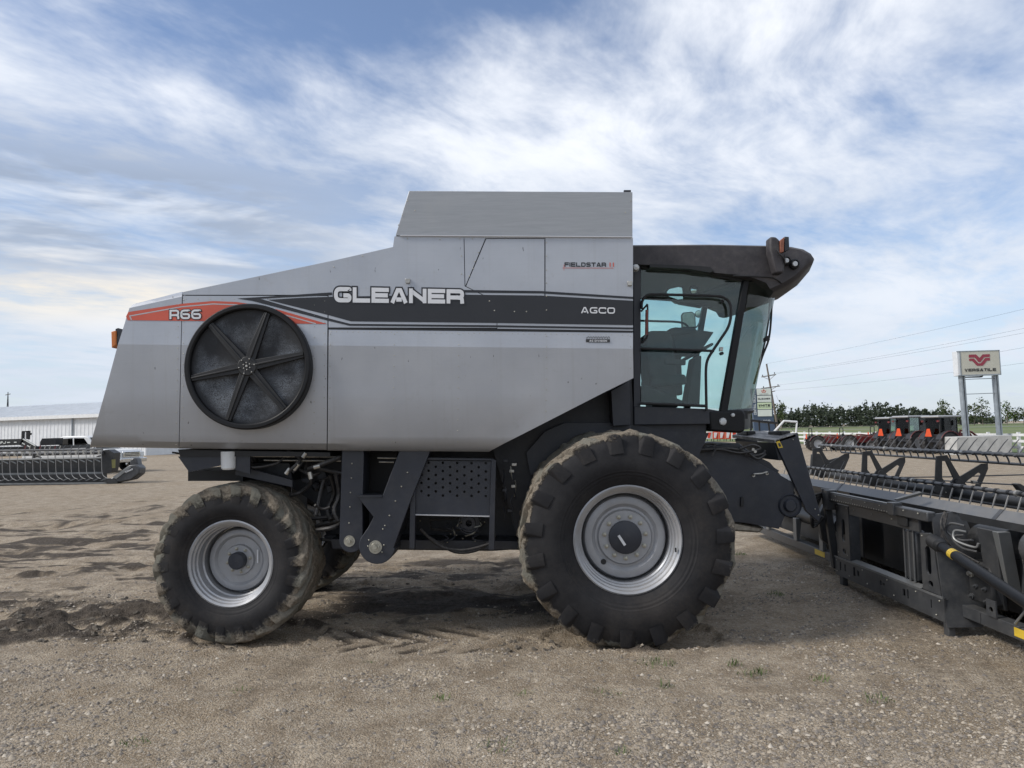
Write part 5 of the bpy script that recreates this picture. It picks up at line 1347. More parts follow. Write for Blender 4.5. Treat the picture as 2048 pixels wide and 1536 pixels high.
# rows of bolts and edge strips on the frame
for y_, z_ in ((6.52, .32), (6.58, .18), (7.30, .19), (7.42, .32), (7.84, .19), (7.94, .32), (8.25, .19), (8.56, .32), (8.56, .19), (6.9, .32), (6.63, .88), (6.76, .88), (8.28, .97), (8.52, .97), (8.52, .42), (8.29, .42), (7.4, 1.1), (7.7, 1.1), (8.0, 1.1), (8.4, 1.1), (6.7, 1.1), (6.95, 1.1), (7.3, .97), (7.7, .97), (8.1, .97)):
    o = link('bolt', bolt2, hd, (XA - (.012 if z_ < .36 else .004 if z_ < .95 else -.002 if z_ < 1.05 else .062), y_, z_), (0, 0, R(-90)))
for a_, b__ in ((6.47, 7.4), (7.41, 8.0), (8.01, 8.62)): hb('beam_edge', XA - .014, XA - .006, a_, b__, .345, .366, 'hdr_mid', 0)
for k in range(12): MB().tube(bez([(3.98 + .01 * (k % 3), 5.9 - .05 * k, .95 - .03 * (k % 4)), (3.9, 5.7 - .05 * k, .60 - .02 * k), (3.95, 5.5 - .08 * k, .45)], 5), .008, 5).build('hydraulic_hose', 'rubber_hose', hd)
hd.scale = (1, 1, .94); hd.location.z = -.03
# ================================================================== far surroundings
def sheet(name, pts, matn, z, kind='structure'):
    o = MB().add([(x, y, z) for x, y in pts], [tuple(range(len(pts)))]).build(name, matn, smooth=False); tag(o, kind=kind); return o
def grass_mat():
    m, t, b, out = new_mat('field_grass')
    co = t.node('ShaderNodeTexCoord').outputs['Object']
    x, y, z = t.sep(co)
    n = t.noise(t.comb(t.m('MULTIPLY', x, .02), t.m('MULTIPLY', y, .10), 0.0), 1.0, 5, .6); n2 = t.noise(co, .8, 6, .7)
    c = t.mix(t.ss(n, .35, .65), (.085, .125, .035, 1), (.16, .175, .065, 1)); c = t.mix(t.m('MULTIPLY', t.ss(n2, .4, .7), .5), c, (.10, .135, .045, 1))
    t.put(b.inputs['Base Color'], c); b.inputs['Roughness'].default_value = .9
grass_mat()
sheet('grass_field', [(28.6, 20), (27.6, 50), (26.6, 78), (8, 130), (-260, 190), (-260, 480), (1400, 480), (1400, 20)], 'field_grass', .03)
sheet('road', [(-400, 172), (1400, 196), (1400, 207), (-400, 183)], 'road', .34)
sheet('far_road', [(-600, 330), (1400, 345), (1400, 365), (-600, 350)], 'road', .5)
MB().prism([(-400, 169, .03), (-400, 172, .33), (-400, 183, .33), (-400, 187, .03)], (0, 0, 0), [(1400, 193, .03), (1400, 196, .33), (1400, 207, .33), (1400, 211, .03)]).build('road_bank', 'field_grass')['kind'] = 'structure'
# ---- trees
def leaf_mats():
    for nm, a, b_ in (('leaf_far', (.030, .042, .030), (.070, .085, .055)), ('leaf_mid', (.030, .046, .018), (.070, .090, .036)), ('leaf_light', (.04, .07, .02), (.10, .14, .04))):
        m, t, b, out = new_mat(nm); g = t.node('ShaderNodeNewGeometry')
        t.put(b.inputs['Base Color'], t.mix(g.outputs['Random Per Island'], c4(a), c4(b_))); b.inputs['Roughness'].default_value = .8
        b.inputs['Specular IOR Level'].default_value = .2
leaf_mats()
def crown(mb, c, rx, rz, n, s, cr, lobes=5):
    lob = [(Vector((cr.gauss(0, .42) * rx, cr.gauss(0, .42) * rx, cr.uniform(-.7, .75) * rz)), cr.uniform(.35, .62)) for _ in range(lobes)]
    for _ in range(n):
        lc, lr = cr.choice(lob)
        d_ = Vector((cr.gauss(0, 1), cr.gauss(0, 1), cr.gauss(0, 1))).normalized() * cr.random() ** .4
        p = Vector(c) + lc + Vector((d_.x * rx * lr, d_.y * rx * lr, d_.z * rz * lr))
        a, b_ = Vector((cr.gauss(0, 1), cr.gauss(0, 1), cr.gauss(0, 1))).normalized(), Vector((cr.gauss(0, 1), cr.gauss(0, 1), cr.gauss(0, 1))).normalized()
        k = s * cr.uniform(.6, 1.4)
        mb.add([p - a * k, p + b_ * k, p + a * k, p - b_ * k * .8], [(0, 1, 2, 3)])
cr = random.Random(21); mb = MB()
for row in range(3):
    for k in range(95):
        px = 1380 + k * 6.6 + cr.uniform(-3, 3)
        if px > 1905 and row < 2 and cr.random() < .75: continue
        D = 415 + row * 16 + cr.uniform(-5, 5); prof = .80 + .20 * math.sin((px - 1560) / 95.0) + .10 * math.sin(px / 23.0)
        if px > 1890: prof *= .55
        hgt = cr.uniform(9.5, 12.5) * prof * (1.18 if row == 2 else 1.0); x = (px - 1024) / FPX * D
        conif = cr.random() < .35
        if conif:
            for j in range(5): crown(mb, (x, D, hgt * (.22 + .17 * j)), 2.3 * (1 - j * .17), hgt * .12, 16, .65, cr, 2)
        else: crown(mb, (x, D, hgt * .52), 2.8, hgt * .50, 110, .60, cr, 6); crown(mb, (x, D - 3, 1.6), 3.2, 1.7, 30, .6, cr, 3)
tag(mb.build('woodland', 'leaf_far', smooth=False), 'dark far-off belt of woodland along the horizon beyond the field', 'woods', kind='stuff')
def tree(px, D, top, wd, lean, label, matn='leaf_mid', seed=1, sparse=1.0):
    cr = random.Random(seed); x = (px - 1024) / FPX * D; hz = 860 - .0192 * (px - 1024)
    hgt = HC + (hz - top) * D / FPX; t_ = empty('tree', (x, D, 0)); tag(t_, label, 'tree', 'trees standing apart beyond the field')
    mb = MB(); tw = hgt * .018
    mb.tube([(x, D, 0), (x + lean * .3, D, hgt * .35), (x + lean, D, hgt * .85)], [tw, tw * .75, tw * .25], 7)
    for k in range(7):
        z0 = hgt * (.25 + .08 * k); a = cr.uniform(0, 6.28); L = wd * cr.uniform(.3, .55)
        mb.tube([(x + lean * z0 / hgt, D, z0), (x + lean * z0 / hgt + math.cos(a) * L, D + math.sin(a) * L, z0 + L * .7)], [tw * .4, tw * .12], 5)
    mb.build('trunk', 'wood', t_)
    mb = MB(); crown(mb, (x + lean * .6, D, hgt * .60), wd * .62, hgt * .42, int(420 * sparse), .34, cr, 11); mb.build('crown', matn, t_, smooth=False)
tree(1560, 260, 806, 4.2, .3, 'bushy tree just right of the leaning utility pole', seed=3)
tree(1886, 300, 803, 5.4, .0, 'round-topped tree left of the tall beige sign', seed=4)
tree(1945, 300, 806, 5.0, .2, 'leafy tree between the two posts of the beige sign, left one', seed=5)
tree(1962, 310, 797, 6.0, -.2, 'tallest tree framed between the two sign posts', seed=6)
tree(2010, 300, 801, 4.4, .8, 'bright thin tree just right of the right sign post', 'leaf_light', 7, .6)
tree(2024, 330, 822, 5.0, 0, 'low dark tree second from the right edge', seed=8)
tree(2044, 300, 811, 5.6, 0, 'broad tree cut off by the right edge of the picture', seed=9)
tree(1915, 320, 824, 3.6, 0, 'small thin tree directly behind the left sign post', seed=10, sparse=.5)
tree(1500, 300, 816, 4.6, 0, 'tree showing behind the front of the cab', seed=12)
# ---- utility pole and lines
DP = 110
up_ = empty('utility_pole', G(1558, 876)); up_.location = up_.location
tag(up_, 'leaning wooden utility pole with two crossarms behind the dealer sign', 'utility pole')
MB().tube([P(1559, 878, DP), P(1533, 728, DP)], [.17, .11], 10).build('pole', 'wood', up_)
for a, b_ in (((1523, 754), (1552, 749)), ((1522, 777), (1560, 772)), ((1540, 784), (1550, 782))):
    MB().tube([P(*a, DP - .15), P(*b_, DP - .15)], .075, 6).build('crossarm', 'wood', up_)
for a, b_ in (((1526, 754), (1538, 759)), ((1550, 750), (1540, 759)), ((1552, 774), (1543, 779))):
    MB().tube([P(*a, DP - .2), P(*b_, DP - .2)], .035, 5).build('brace', 'wood', up_)
for x, y in ((1525, 751), (1549, 746), (1534, 729), (1527, 774), (1556, 770)):
    MB().cyl(P(x, y, DP - .15), .07, .22, 8, 'Z').build('insulator', 'dark', up_)
for k, (a, b_, lb) in enumerate((((1535, 727), (2120, 601), 'highest'), ((1551, 746), (2120, 642), 'second'), ((1526, 751), (2120, 652), 'third'), ((1557, 770), (2120, 682), 'fourth'), ((1550, 781), (2120, 716), 'lowest'))):
    A, B = P(*a, DP), P(*b_, 60); pts = []
    for i in range(17):
        t = i / 16; p = A.lerp(B, t); p.z -= .55 * 4 * t * (1 - t) * .5; pts.append(p)
    o = MB().tube(pts, .0075, 4).build('power_line', 'dark', smooth=True); tag(o, f'{lb} of the thin power lines running right from the leaning pole', 'power line', 'overhead power lines')
A = P(1552, 790, DP); MB().tube([A, G(1592, 874)], .015, 4).build('guy_wire', 'dark', up_)
# ---- tall beige sign on two posts
DS = 40.5
sg = empty('pole_sign', G(1968, 890)); tag(sg, 'beige box sign with maroon emblem on two tall steel posts', 'sign')
def s8(x, y): return (1880 + x / 6.4, 680 + y / 6.4)
def spoly(pts): return [s8(*p) for p in pts]
MB().pp(spoly([(212, 142), (762, 126), (785, 445), (236, 460)]), DS, .45).build('sign_box', 'white_metal', sg, bevel=.02)
MB().pp(spoly([(262, 152), (750, 136), (772, 430), (280, 446)]), DS - .012, .012).build('sign_face', 'sign_face', sg)
for pl in ([(212, 142), (762, 126), (762, 136), (212, 152)], [(236, 450), (785, 435), (785, 446), (236, 461)], [(250, 145), (258, 145), (278, 455), (266, 455)], [(752, 128), (763, 128), (786, 440), (775, 440)]):
    MB().pp(spoly(pl), DS - .03, .03).build('sign_trim', 'post_steel', sg)
for pl in ([(370, 188), (460, 184), (507, 228), (548, 184), (638, 180), (638, 216), (565, 220), (520, 282), (495, 284), (448, 224), (370, 226)],
           [(372, 240), (435, 236), (490, 298), (525, 296), (580, 230), (640, 228), (640, 262), (602, 264), (550, 328), (475, 330), (412, 266), (374, 268)]):
    MB().pp(spoly(pl), DS - .026, .006).build('emblem', 'sign_maroon', sg, smooth=False)
text(MB(), 'VERSATILE', quadmap(s8(315, 368), s8(718, 358), s8(718, 396), s8(315, 404), DS - .03), .95, .16, .26).build('lettering', 'ink', sg, smooth=False)
for pl in ([(270, 462), (322, 460), (382, 1232), (332, 1232)], [(700, 452), (748, 450), (806, 1222), (762, 1222)]):
    MB().pp(spoly(pl), DS + .1, .28).build('post', 'post_steel', sg)
    MB().pp(spoly([(pl[0][0] + 22, pl[0][1]), (pl[1][0] - 20, pl[1][1]), (pl[2][0] - 18, pl[2][1]), (pl[3][0] + 22, pl[3][1])]), DS + .085, .012).build('post_web', 'dark', sg)
for y0_, y1 in ((500, 490), (690, 680)):
    MB().pp(spoly([(322, y0_), (722, y1 - 6), (722, y1 + 4), (322, y0_ + 8)]), DS + .2, .06).build('cross_bar', 'post_steel', sg)
MB().pp(spoly([(310, 470), (500, 462), (560, 455), (540, 478), (320, 482)]), DS + .15, .2).build('wiring_box', 'dark', sg)
cb = MB().pp([(1913, 874), (2024, 870), (2025, 909), (1914, 911)], 40, 1.2).build('concrete_block', 'concrete', bevel=.03); tag(cb, 'long grey concrete block at the foot of the beige sign', 'concrete block')
# ---- dealer sign
DD = 104
ds = empty('dealer_sign', G(1525, 878)); tag(ds, 'tall panelled dealer sign with stacked white brand boards beside the leaning pole', 'sign')
def s7(x, y): return (1490 + x / 8.533, 720 + y / 8.533)
def dpp(name, pts, matn, off=0., dep=.05): return MB().pp([s7(*p) for p in pts], DD - off, dep).build(name, matn, ds, smooth=False)
dpp('sign_body', [(110, 490), (445, 480), (500, 1090), (545, 1300), (170, 1300)], 'sign_blue', 0, .6)
dpp('side_panel', [(112, 492), (190, 488), (218, 962), (142, 965)], 'sign_blue', .04, .03)
dpp('brand_panel', [(198, 492), (440, 484), (446, 596), (206, 600)], 'sign_white', .08, .05)
dpp('brand_panel', [(207, 612), (448, 606), (452, 716), (212, 718)], 'sign_white', .08, .05)
dpp('brand_panel', [(212, 730), (452, 724), (458, 836), (216, 840)], 'sign_green', .08, .05)
dpp('brand_panel', [(218, 850), (458, 846), (462, 958), (222, 962)], 'sign_white', .08, .05)
for tri in ([(318, 498), (345, 526), (292, 528)], [(272, 512), (292, 530), (312, 560), (290, 556)], [(364, 510), (346, 528), (326, 560), (348, 554)], [(318, 532), (336, 552), (304, 554)]): dpp('emblem', tri, 'decal_red', .09, .008)
def dtext(s, a, b_, c, e, matn, t=.22, wl=.95): text(MB(), s, quadmap(s7(*a), s7(*b_), s7(*c), s7(*e), DD - .10), wl, .2, t).build('lettering', matn, ds, smooth=False)
dtext('GLEANER', (222, 650), (430, 646), (430, 672), (222, 678), 'ink', .26); dtext('WHITE', (228, 758), (430, 752), (430, 790), (228, 796), 'ink', .26)
dtext('PLANTERS', (238, 803), (430, 798), (430, 806), (238, 812), 'ink', .24); dtext('AGCO', (258, 1026), (430, 1020), (430, 1048), (258, 1054), 'decal_white', .24)
text(MB(), 'MASSEY FERGUSON', quadmap(s7(245, 578), s7(396, 574), s7(396, 584), s7(245, 588), DD - .10), .9, .25, .2).build('lettering', 'ink', ds, smooth=False)
def vmap(u, v, lift=0.):                    # runs upward along the blue side panel
    x, y = 192 - 42 * v - 26 * (1 - u) * -1 * 1.0, 935 - 420 * u
    x = 158 + 44 * (1 - v) - 26 * u
    q = s7(x - 4, y); return P(q[0], q[1], DD - .06 - lift)
text(MB(), 'CENTRAL SALES INC', vmap, .85, .2, .24).build('lettering', 'decal_white', ds, smooth=False)
# ---- white rail fence
F0, F1 = Vector((25.9, 74, 0)), Vector((27.75, 36.0, 0)); dvf = (F1 - F0).normalized(); Lf = (F1 - F0).length
fe = empty('rail_fence', F0.lerp(F1, .5)); tag(fe, 'white three-rail fence along the edge of the yard', 'fence')
k = 0.
while k < Lf:
    p = F0 + dvf * k; MB().bx(p.x - .07, p.x + .07, p.y - .07, p.y + .07, 0, 1.18).build('fence_post', 'white_paint', fe)
    q_ = p + dvf * 2.32
    for z in (.28, .62, .96): MB().prism([p + Vector((-.10, .05, z)), q_ + Vector((-.10, -.05, z)), q_ + Vector((-.10, -.05, z + .14)), p + Vector((-.10, .05, z + .14))], (.03, 0, 0)).build('fence_rail', 'white_paint', fe)
    k += 2.4
# ---- tractors
def xf(o, x, y, rz, s=1.): o.location = (x, y, 0); o.rotation_euler = (0, 0, rz); o.scale = (s, s, s)
def tyre_simple(mb, c, r_, w_): mb.lathe([(r_ * .58, -w_ / 2), (r_ * .80, -w_ * .54), (r_ * .97, -w_ / 2), (r_, -w_ * .38), (r_, w_ * .38), (r_ * .97, w_ / 2), (r_ * .80, w_ * .54), (r_ * .58, w_ / 2)], c, 36, 'Y')
def tractor(label, px, D, rz, cabbed, s=1., loader=False):
    t_ = empty('tractor', (0, 0, 0)); tag(t_, label, 'tractor', 'red tractors parked along the fence')
    for x, r_, w_, yy in ((0, .60, .38, .62), (0, .60, .38, -.62), (1.75, .39, .26, .55), (1.75, .39, .26, -.55)):
        w0 = empty('wheel', (x, yy, r_), t_)
        mb = MB(); tyre_simple(mb, (x, yy, r_), r_, w_)
        for k in range(18):
            for sd in (-1, 1):
                a = 2 * math.pi * (k + (.5 if sd > 0 else 0)) / 18; rot = Matrix.Rotation(-a, 3, 'Y')
                mb.box(Vector((x, yy, r_)) + rot @ Vector((r_ * 1.02, sd * w_ * .26, 0)), (r_ * .09, w_ * .44, r_ * .07), rot @ Matrix.Rotation(R(32 * sd), 3, 'X'))
        mb.build('tyre', 'tyre_plain', w0)
        MB().lathe([(r_ * .60, -w_ * .40), (r_ * .55, -w_ * .42), (r_ * .50, -w_ * .2), (r_ * .2, -w_ * .16), (.001, -w_ * .22)], (x, yy, r_), 24, 'Y').build('rim', 'silver_plain', w0)
    MB().prism([(.55, -.30, .62), (2.05, -.28, .62), (2.12, -.26, .95), (1.95, -.27, 1.14), (.75, -.30, 1.24), (.55, -.30, 1.2)], (0, .58, 0)).build('hood', 'red_paint', t_, bevel=.04)
    MB().bx(-.25, 1.95, -.2, .2, .36, .66).build('chassis', 'dark', t_, bevel=.03)
    MB().bx(2.05, 2.14, -.22, .22, .66, .92).build('grille', 'black', t_)
    for sd in (-1, 1):
        mb = MB(); pts = []
        for k in range(9): a = R(20 + 140 * k / 8); pts.append(Vector((math.cos(a) * .70, 0, .60 + math.sin(a) * .70)))
        inn = [Vector((p.x * .93, 0, .60 + (p.z - .60) * .93)) for p in pts]
        mb.prism([p + Vector((0, sd * .62 - .2, 0)) for p in pts + inn[::-1]], (0, .4, 0)); mb.build('fender', 'dark', t_)
        mb = MB(); mb.tube([p + Vector((0, sd * .82, 0)) for p in pts], .022, 5); mb.build('fender_trim', 'red_paint', t_)
    if cabbed:
        mb = MB()
        for x, yy in ((-.42, -.52), (-.42, .52), (.30, -.54), (.30, .54), (.82, -.46), (.82, .46)):
            MB().tube([(x, yy, .95), (x * 1.0 + (.04 if x < 0 else 0), yy * .97, 2.06)], .035, 6).build('cab_post', 'black', t_)
        MB().bx(-.60, .98, -.64, .64, 2.06, 2.18).build('cab_roof', 'silver_plain', t_, bevel=.05)
        for (a, b_) in (((-.42, -.52), (.30, -.54)), ((.30, -.54), (.82, -.46)), ((-.42, .52), (.30, .54)), ((.30, .54), (.82, .46)), ((-.42, -.52), (-.42, .52)), ((.82, -.46), (.82, .46))):
            MB().prism([(*a, 1.12), (*b_, 1.12), (b_[0], b_[1] * .98, 2.05), (a[0], a[1] * .98, 2.05)], (.006, .006, 0)).build('window', 'tractor_glass', t_, smooth=False)
        MB().bx(-.42, .80, -.50, .50, .66, 1.12).build('cab_tub', 'dark', t_, bevel=.02)
        for yy in (-.66, .66): MB().box((.86, yy * 1.15, 1.75), (.05, .16, .26)).build('mirror', 'black', t_)
        for yy in (-.56, .56): MB().box((-.55, yy, 1.86), (.06, .14, .10)).build('tail_lamp', 'red_paint', t_)
    else:
        MB().tube(bez([(-.35, -.42, .8), (-.36, -.42, 1.7), (-.36, -.34, 1.86), (-.36, 0, 1.88), (-.36, .34, 1.86), (-.36, .42, 1.7), (-.35, .42, .8)], 5), .035, 8).build('roll_bar', 'black', t_)
        MB().prism([(-.20, -.22, .95), (.20, -.22, .92), (.20, -.22, 1.02), (-.12, -.22, 1.05), (-.22, -.22, 1.42), (-.30, -.22, 1.40)], (0, .44, 0)).build('seat', 'black', t_, bevel=.03)
        MB().tube([(.62, 0, 1.1), (.42, 0, 1.32)], .02, 6).build('steering_column', 'black', t_)
        MB().tube([Vector((.42, 0, 1.32)) + Matrix.Rotation(R(-35), 3, 'Y') @ Vector((math.cos(a) * .18, math.sin(a) * .18, 0)) for a in [2 * math.pi * k / 16 for k in range(16)]], .015, 5, closed=True).build('steering_wheel', 'black', t_)
    MB().prism([(-.72, -.24, 1.0), (-.72, .24, 1.0), (-.70, .10, 1.44), (-.70, -.10, 1.44)], (.012, 0, 0)).build('slow_vehicle_triangle', 'smv_orange', t_)
    if loader:
        for yy in (-.48, .48):
            MB().tube([(.95, yy, .95), (1.0, yy, 1.32), (1.75, yy, 1.22), (2.75, yy, .55)], .06, 6).build('loader_arm', 'red_paint', t_)
        MB().prism([(2.7, -.80, .75), (2.95, -.80, .30), (3.35, -.80, .32), (2.98, -.80, .82)], (0, 1.6, 0)).build('bucket', 'red_paint', t_)
    hz = 860 - .0192 * (px - 1024); xf(t_, (px - 1024) / FPX * D, D, rz, s)
    return t_
tractor('red cab tractor with front loader nearest the beige sign', 1873, 42, R(14), True, 1.0, True)
tractor('red cab tractor in the middle of the three cab tractors', 1813, 44.6, R(14), True, 1.02)
tractor('leftmost red tractor with a closed cab, partly hidden by its neighbour', 1776, 47.5, R(14), True, 1.0)
tractor('small open tractor with roll bar standing farthest left by the white fence', 1626, 51, R(-6), False, .82, True)
tractor('small open tractor with roll bar between its twin and the cab tractors', 1688, 50.5, R(-6), False, .82, True)
tractor('small open tractor half hidden behind the leftmost cab tractor', 1750, 51.5, R(-6), False, .84)
# ---- white excavator-like loader and boxes glimpsed past the cab
ex = empty('mini_excavator', (0, 0, 0)); tag(ex, 'white and black mini excavator glimpsed above the feeder house', 'excavator')
ex.location = G(1535, 900); DE = ex.location.y; ORG[ex] = ex.location.copy()
MB().pp([(1500, 888), (1560, 886), (1560, 898), (1502, 899)], DE, 1.4).build('track', 'black', ex, bevel=.1)
MB().pp([(1496, 862), (1552, 862), (1556, 884), (1498, 884)], DE + .2, 1.2).build('body', 'white_paint', ex, bevel=.08)
for pl in ([(1502, 842), (1505, 841), (1504, 863), (1500, 863)], [(1517, 841), (1520, 841), (1521, 863), (1518, 863)], [(1536, 846), (1539, 846), (1541, 863), (1538, 863)], [(1550, 848), (1552, 848), (1553, 863), (1551, 863)]):
    MB().pp(pl, DE + .3, .08).build('cab_post', 'black', ex)
MB().pp([(1500, 838), (1556, 844), (1556, 848), (1500, 842)], DE + .25, 1.0).build('cab_roof', 'black', ex, bevel=.03)
MB().tube([P(1546, 866, DE + .2), P(1568, 842, DE + .2), P(1594, 844, DE + .2)], .085, 8).build('boom', 'white_paint', ex)
MB().tube([P(1594, 843, DE + .2), P(1592, 868, DE + .2)], .07, 8).build('dipper_arm', 'white_paint', ex)
MB().pp([(1588, 866), (1596, 866), (1598, 878), (1586, 876)], DE + .1, .4).build('bucket', 'dark', ex)
cr = random.Random(8)
for k in range(6):
    x = 1401 + k * 12.5; o = empty('banner_board', G(x + 5, 883))
    D_ = o.location.y; ORG[o] = o.location.copy()
    tag(o, ('leftmost', 'second', 'third', 'fourth', 'fifth', 'rightmost')[k] + ' board from the left in the low red and white row beneath the cab', 'board', 'row of red and white boards')
    MB().pp([(x, 863 + .2 * k), (x + 11, 863 + .2 * k), (x + 11, 878), (x, 878)], D_, .12).build('panel', 'red_bright' if k not in (1, 5) else 'white_paint', o)
    MB().pp([(x + 2, 865), (x + 9, 865), (x + 6, 876), (x + 2, 876)], D_ - .03, .02).build('panel_mark', 'white_paint' if k not in (1, 5) else 'red_bright', o)
    for xx in (x + 1, x + 9): MB().pp([(xx, 877), (xx + 1.2, 877), (xx + 1.2, 884), (xx, 884)], D_ + .02, .06).build('leg', 'dark', o)
# ---- left: steel building
BA, BB_ = Vector((-71, 89, 0)), Vector((-36.5, 73.5, 0)); bd = (BB_ - BA).normalized(); bn = Vector((-bd.y, bd.x, 0)); bl_ = (BB_ - BA).length
bg_ = empty('steel_building', BA.lerp(BB_, .5)); tag(bg_, 'long white steel building with low pitched metal roof on the left', 'building')
mb = MB(); pts = []; k = 0.
while k < bl_:
    for du, off in ((0, 0), (.10, -.05), (.16, -.05), (.26, 0)): pts.append(BA + bd * (k + du) + bn * off)
    k += .60
lo = pts; hi = [p + Vector((0, 0, 4.15)) for p in pts]; n = len(pts)
mb.add(lo + hi, [(i, i + 1, n + i + 1, n + i) for i in range(n - 1)])
mb.build('wall', 'white_metal', bg_, smooth=False)
mb = MB(); wE = BB_ + bn * 16; mb.add([BB_, wE, wE + Vector((0, 0, 4.15)), BB_ + bn * 8 + Vector((0, 0, 5.9)), BB_ + Vector((0, 0, 4.15))], [(0, 1, 2, 3, 4)]); mb.build('end_wall', 'white_metal', bg_)
mb = MB(); a, b_ = BA - bd - bn * .5 + Vector((0, 0, 4.15)), BB_ + bd * .5 - bn * .5 + Vector((0, 0, 4.15)); up2 = bn * 8.5 + Vector((0, 0, 1.75))
mb.prism([a, b_, b_ + up2, a + up2], (0, 0, .12)); mb.build('roof', 'roof_metal', bg_)
mb = MB(); mb.prism([a + up2, b_ + up2, b_ + bn * 17 + Vector((0, 0, .0)), a + bn * 17 + Vector((0, 0, .0))], (0, 0, .12)); mb.build('roof', 'roof_metal', bg_)
mb = MB()
k = 0.
while k < bl_ + 1: p = a + bd * k + Vector((0, 0, .12)); mb.prism([p, p + bd * .06, p + bd * .06 + up2, p + up2], (0, 0, .05)); k += .75
o = mb.build('roof_ribs', 'roof_metal', bg_); o['kind'] = 'stuff'
MB().prism([a + Vector((0, 0, -.22)), b_ + Vector((0, 0, -.22)), b_ + Vector((0, 0, .14)), a + Vector((0, 0, .14))], bn * -.06).build('fascia', 'white_paint', bg_)
p = BA + bd * 27.2 - bn * .12; MB().bx(p.x - .06, p.x + .06, p.y - .06, p.y + .06, 0, 4.1).build('downspout', 'post_steel', bg_)
bg2 = MB().prism([(-140, 118, 0), (-75, 112, 0), (-75, 112, 6.2), (-108, 115, 7.4), (-140, 118, 6.2)], (6, 30, 0)).build('steel_shed', 'white_metal'); tag(bg2, 'second pale shed behind the long steel building at far left', 'shed')
# antenna
an = empty('antenna_mast', P(16, 806, 150)); tag(an, 'thin lattice antenna mast above the building at far left', 'antenna'); an.location.z = 0; ORG[an] = an.location.copy()
t0 = P(16, 784, 150)
for dx_ in (-.5, .5): MB().tube([(t0.x + dx_, 150, 0), (t0.x, 150, t0.z)], .07, 5).build('leg', 'dark', an)
for j in range(5): MB().tube([(t0.x - .5 * (1 - j / 6), 150, t0.z * j / 6), (t0.x + .5 * (1 - (j + 1) / 6), 150, t0.z * (j + 1) / 6)], .05, 4).build('brace', 'dark', an)
MB().tube([(t0.x - .5, 150, t0.z - .6), (t0.x + .5, 150, t0.z - .4)], .08, 5).build('aerial', 'dark', an)
# ---- second header, seen from the front
D2 = 29.5
mat('yellow_dull', (.16, .15, .05), .6)
h2 = empty('draper_header', G(100, 968)); tag(h2, 'black draper header with tined reel facing the camera at far left', 'crop header')
def z2(name, pl, matn, Y=D2, dep=.1, bevel=0.): return MB().pp(pl, Y, dep).build(name, matn, h2, bevel=bevel)
z2('back_sheet', [(-120, 922), (206, 917), (206, 946), (-120, 950)], 'hdr_dark', D2 + 1.0); z2('deck_edge', [(-120, 948), (206, 944), (206, 948), (-120, 952)], 'hdr_light', D2 + .7)
z2('draper_belt', [(-120, 952), (206, 948), (206, 966), (-120, 969)], 'hdr_dark', D2 + .4, .3); z2('cutter_bar', [(-120, 968), (214, 965), (214, 968), (-120, 971)], 'hdr_light', D2, .2)
z2('skid', [(-120, 971), (214, 968), (214, 972), (-120, 975)], 'hdr_dark', D2 + .05, .2)
MB().tube([P(-120, 912, D2 + .2), P(206, 905, D2 + .2)], .075, 12).build('reel_tube', 'tube_steel', h2); MB().tube([P(-120, 903, D2 + 1.1), P(205, 899, D2 + 1.1)], .05, 8).build('reel_tube', 'tube_steel', h2)
MB().tube([P(-120, 922, D2 + .8), P(206, 916, D2 + .8)], .05, 8).build('reel_bat', 'hdr_light', h2)
for k in range(20):
    x = -88 + k * 15.3; y = 911 - (x + 120) * .0215
    MB().tube(bez([P(x, y - 3, D2 + .1), P(x + .5, y + 14, D2 + .1), P(x + 1.5, y + 40, D2 + .1), P(x + 6, y + 49, D2), P(x + 14, y + 53, D2 - .1)], 3), .014, 5).build('tine', 'tine', h2)
    MB().tube([P(x - 3, y - 4, D2 + .2), P(x - 3, y + 4, D2 + .2)], .085, 8).build('tine_clip', 'bare_steel', h2)
    MB().tube([P(x + 4, y - 14, D2 + 1.1), P(x - 5, y + 1, D2 + 1.1)], .018, 4).build('tine', 'tube_steel', h2)
    MB().pp([(x + 2, y + 13), (x + 12, y + 18), (x + 12, y + 20), (x + 2, y + 15)], D2 + .75, .05).build('tine_bracket', 'hdr_light', h2)
    MB().pp([(x - 2, 960.5), (x + 9, 956), (x + 10, 957.5), (x, 962)], D2 + .3, .04).build('guard_finger', 'hdr_mid', h2)
z2('end_frame', [(203, 901), (216, 899), (228, 906), (226, 930), (222, 945), (206, 948)], 'hdr_dark', D2 + .3, .5); z2('tag_plate', [(223, 919), (230, 919), (230, 936), (224, 936)], 'yellow_dull', D2 + .25, .05)
z2('crop_divider', [(208, 962), (222, 956), (258, 930), (272, 929), (279, 935), (278, 948), (262, 960), (232, 966)], 'hdr', D2 - .1, .55, .05); z2('divider_cap', [(258, 930), (260, 920), (266, 915), (273, 917), (276, 932)], 'hdr', D2 + .1, .4, .05)
z2('divider_ridge', [(225, 954), (258, 932), (262, 935), (232, 958)], 'hdr_light', D2 - .14, .06)
text(MB(), 'FLEXDRAPER', quadmap((250, 943), (265, 936.5), (266, 939.5), (251, 946), D2 - .16), .8, .2, .24).build('lettering', 'decal_white', h2, smooth=False)
z2('divider_point', [(206, 963), (214, 957), (230, 958), (236, 966), (222, 969)], 'hdr_dark', D2 - .12, .3)
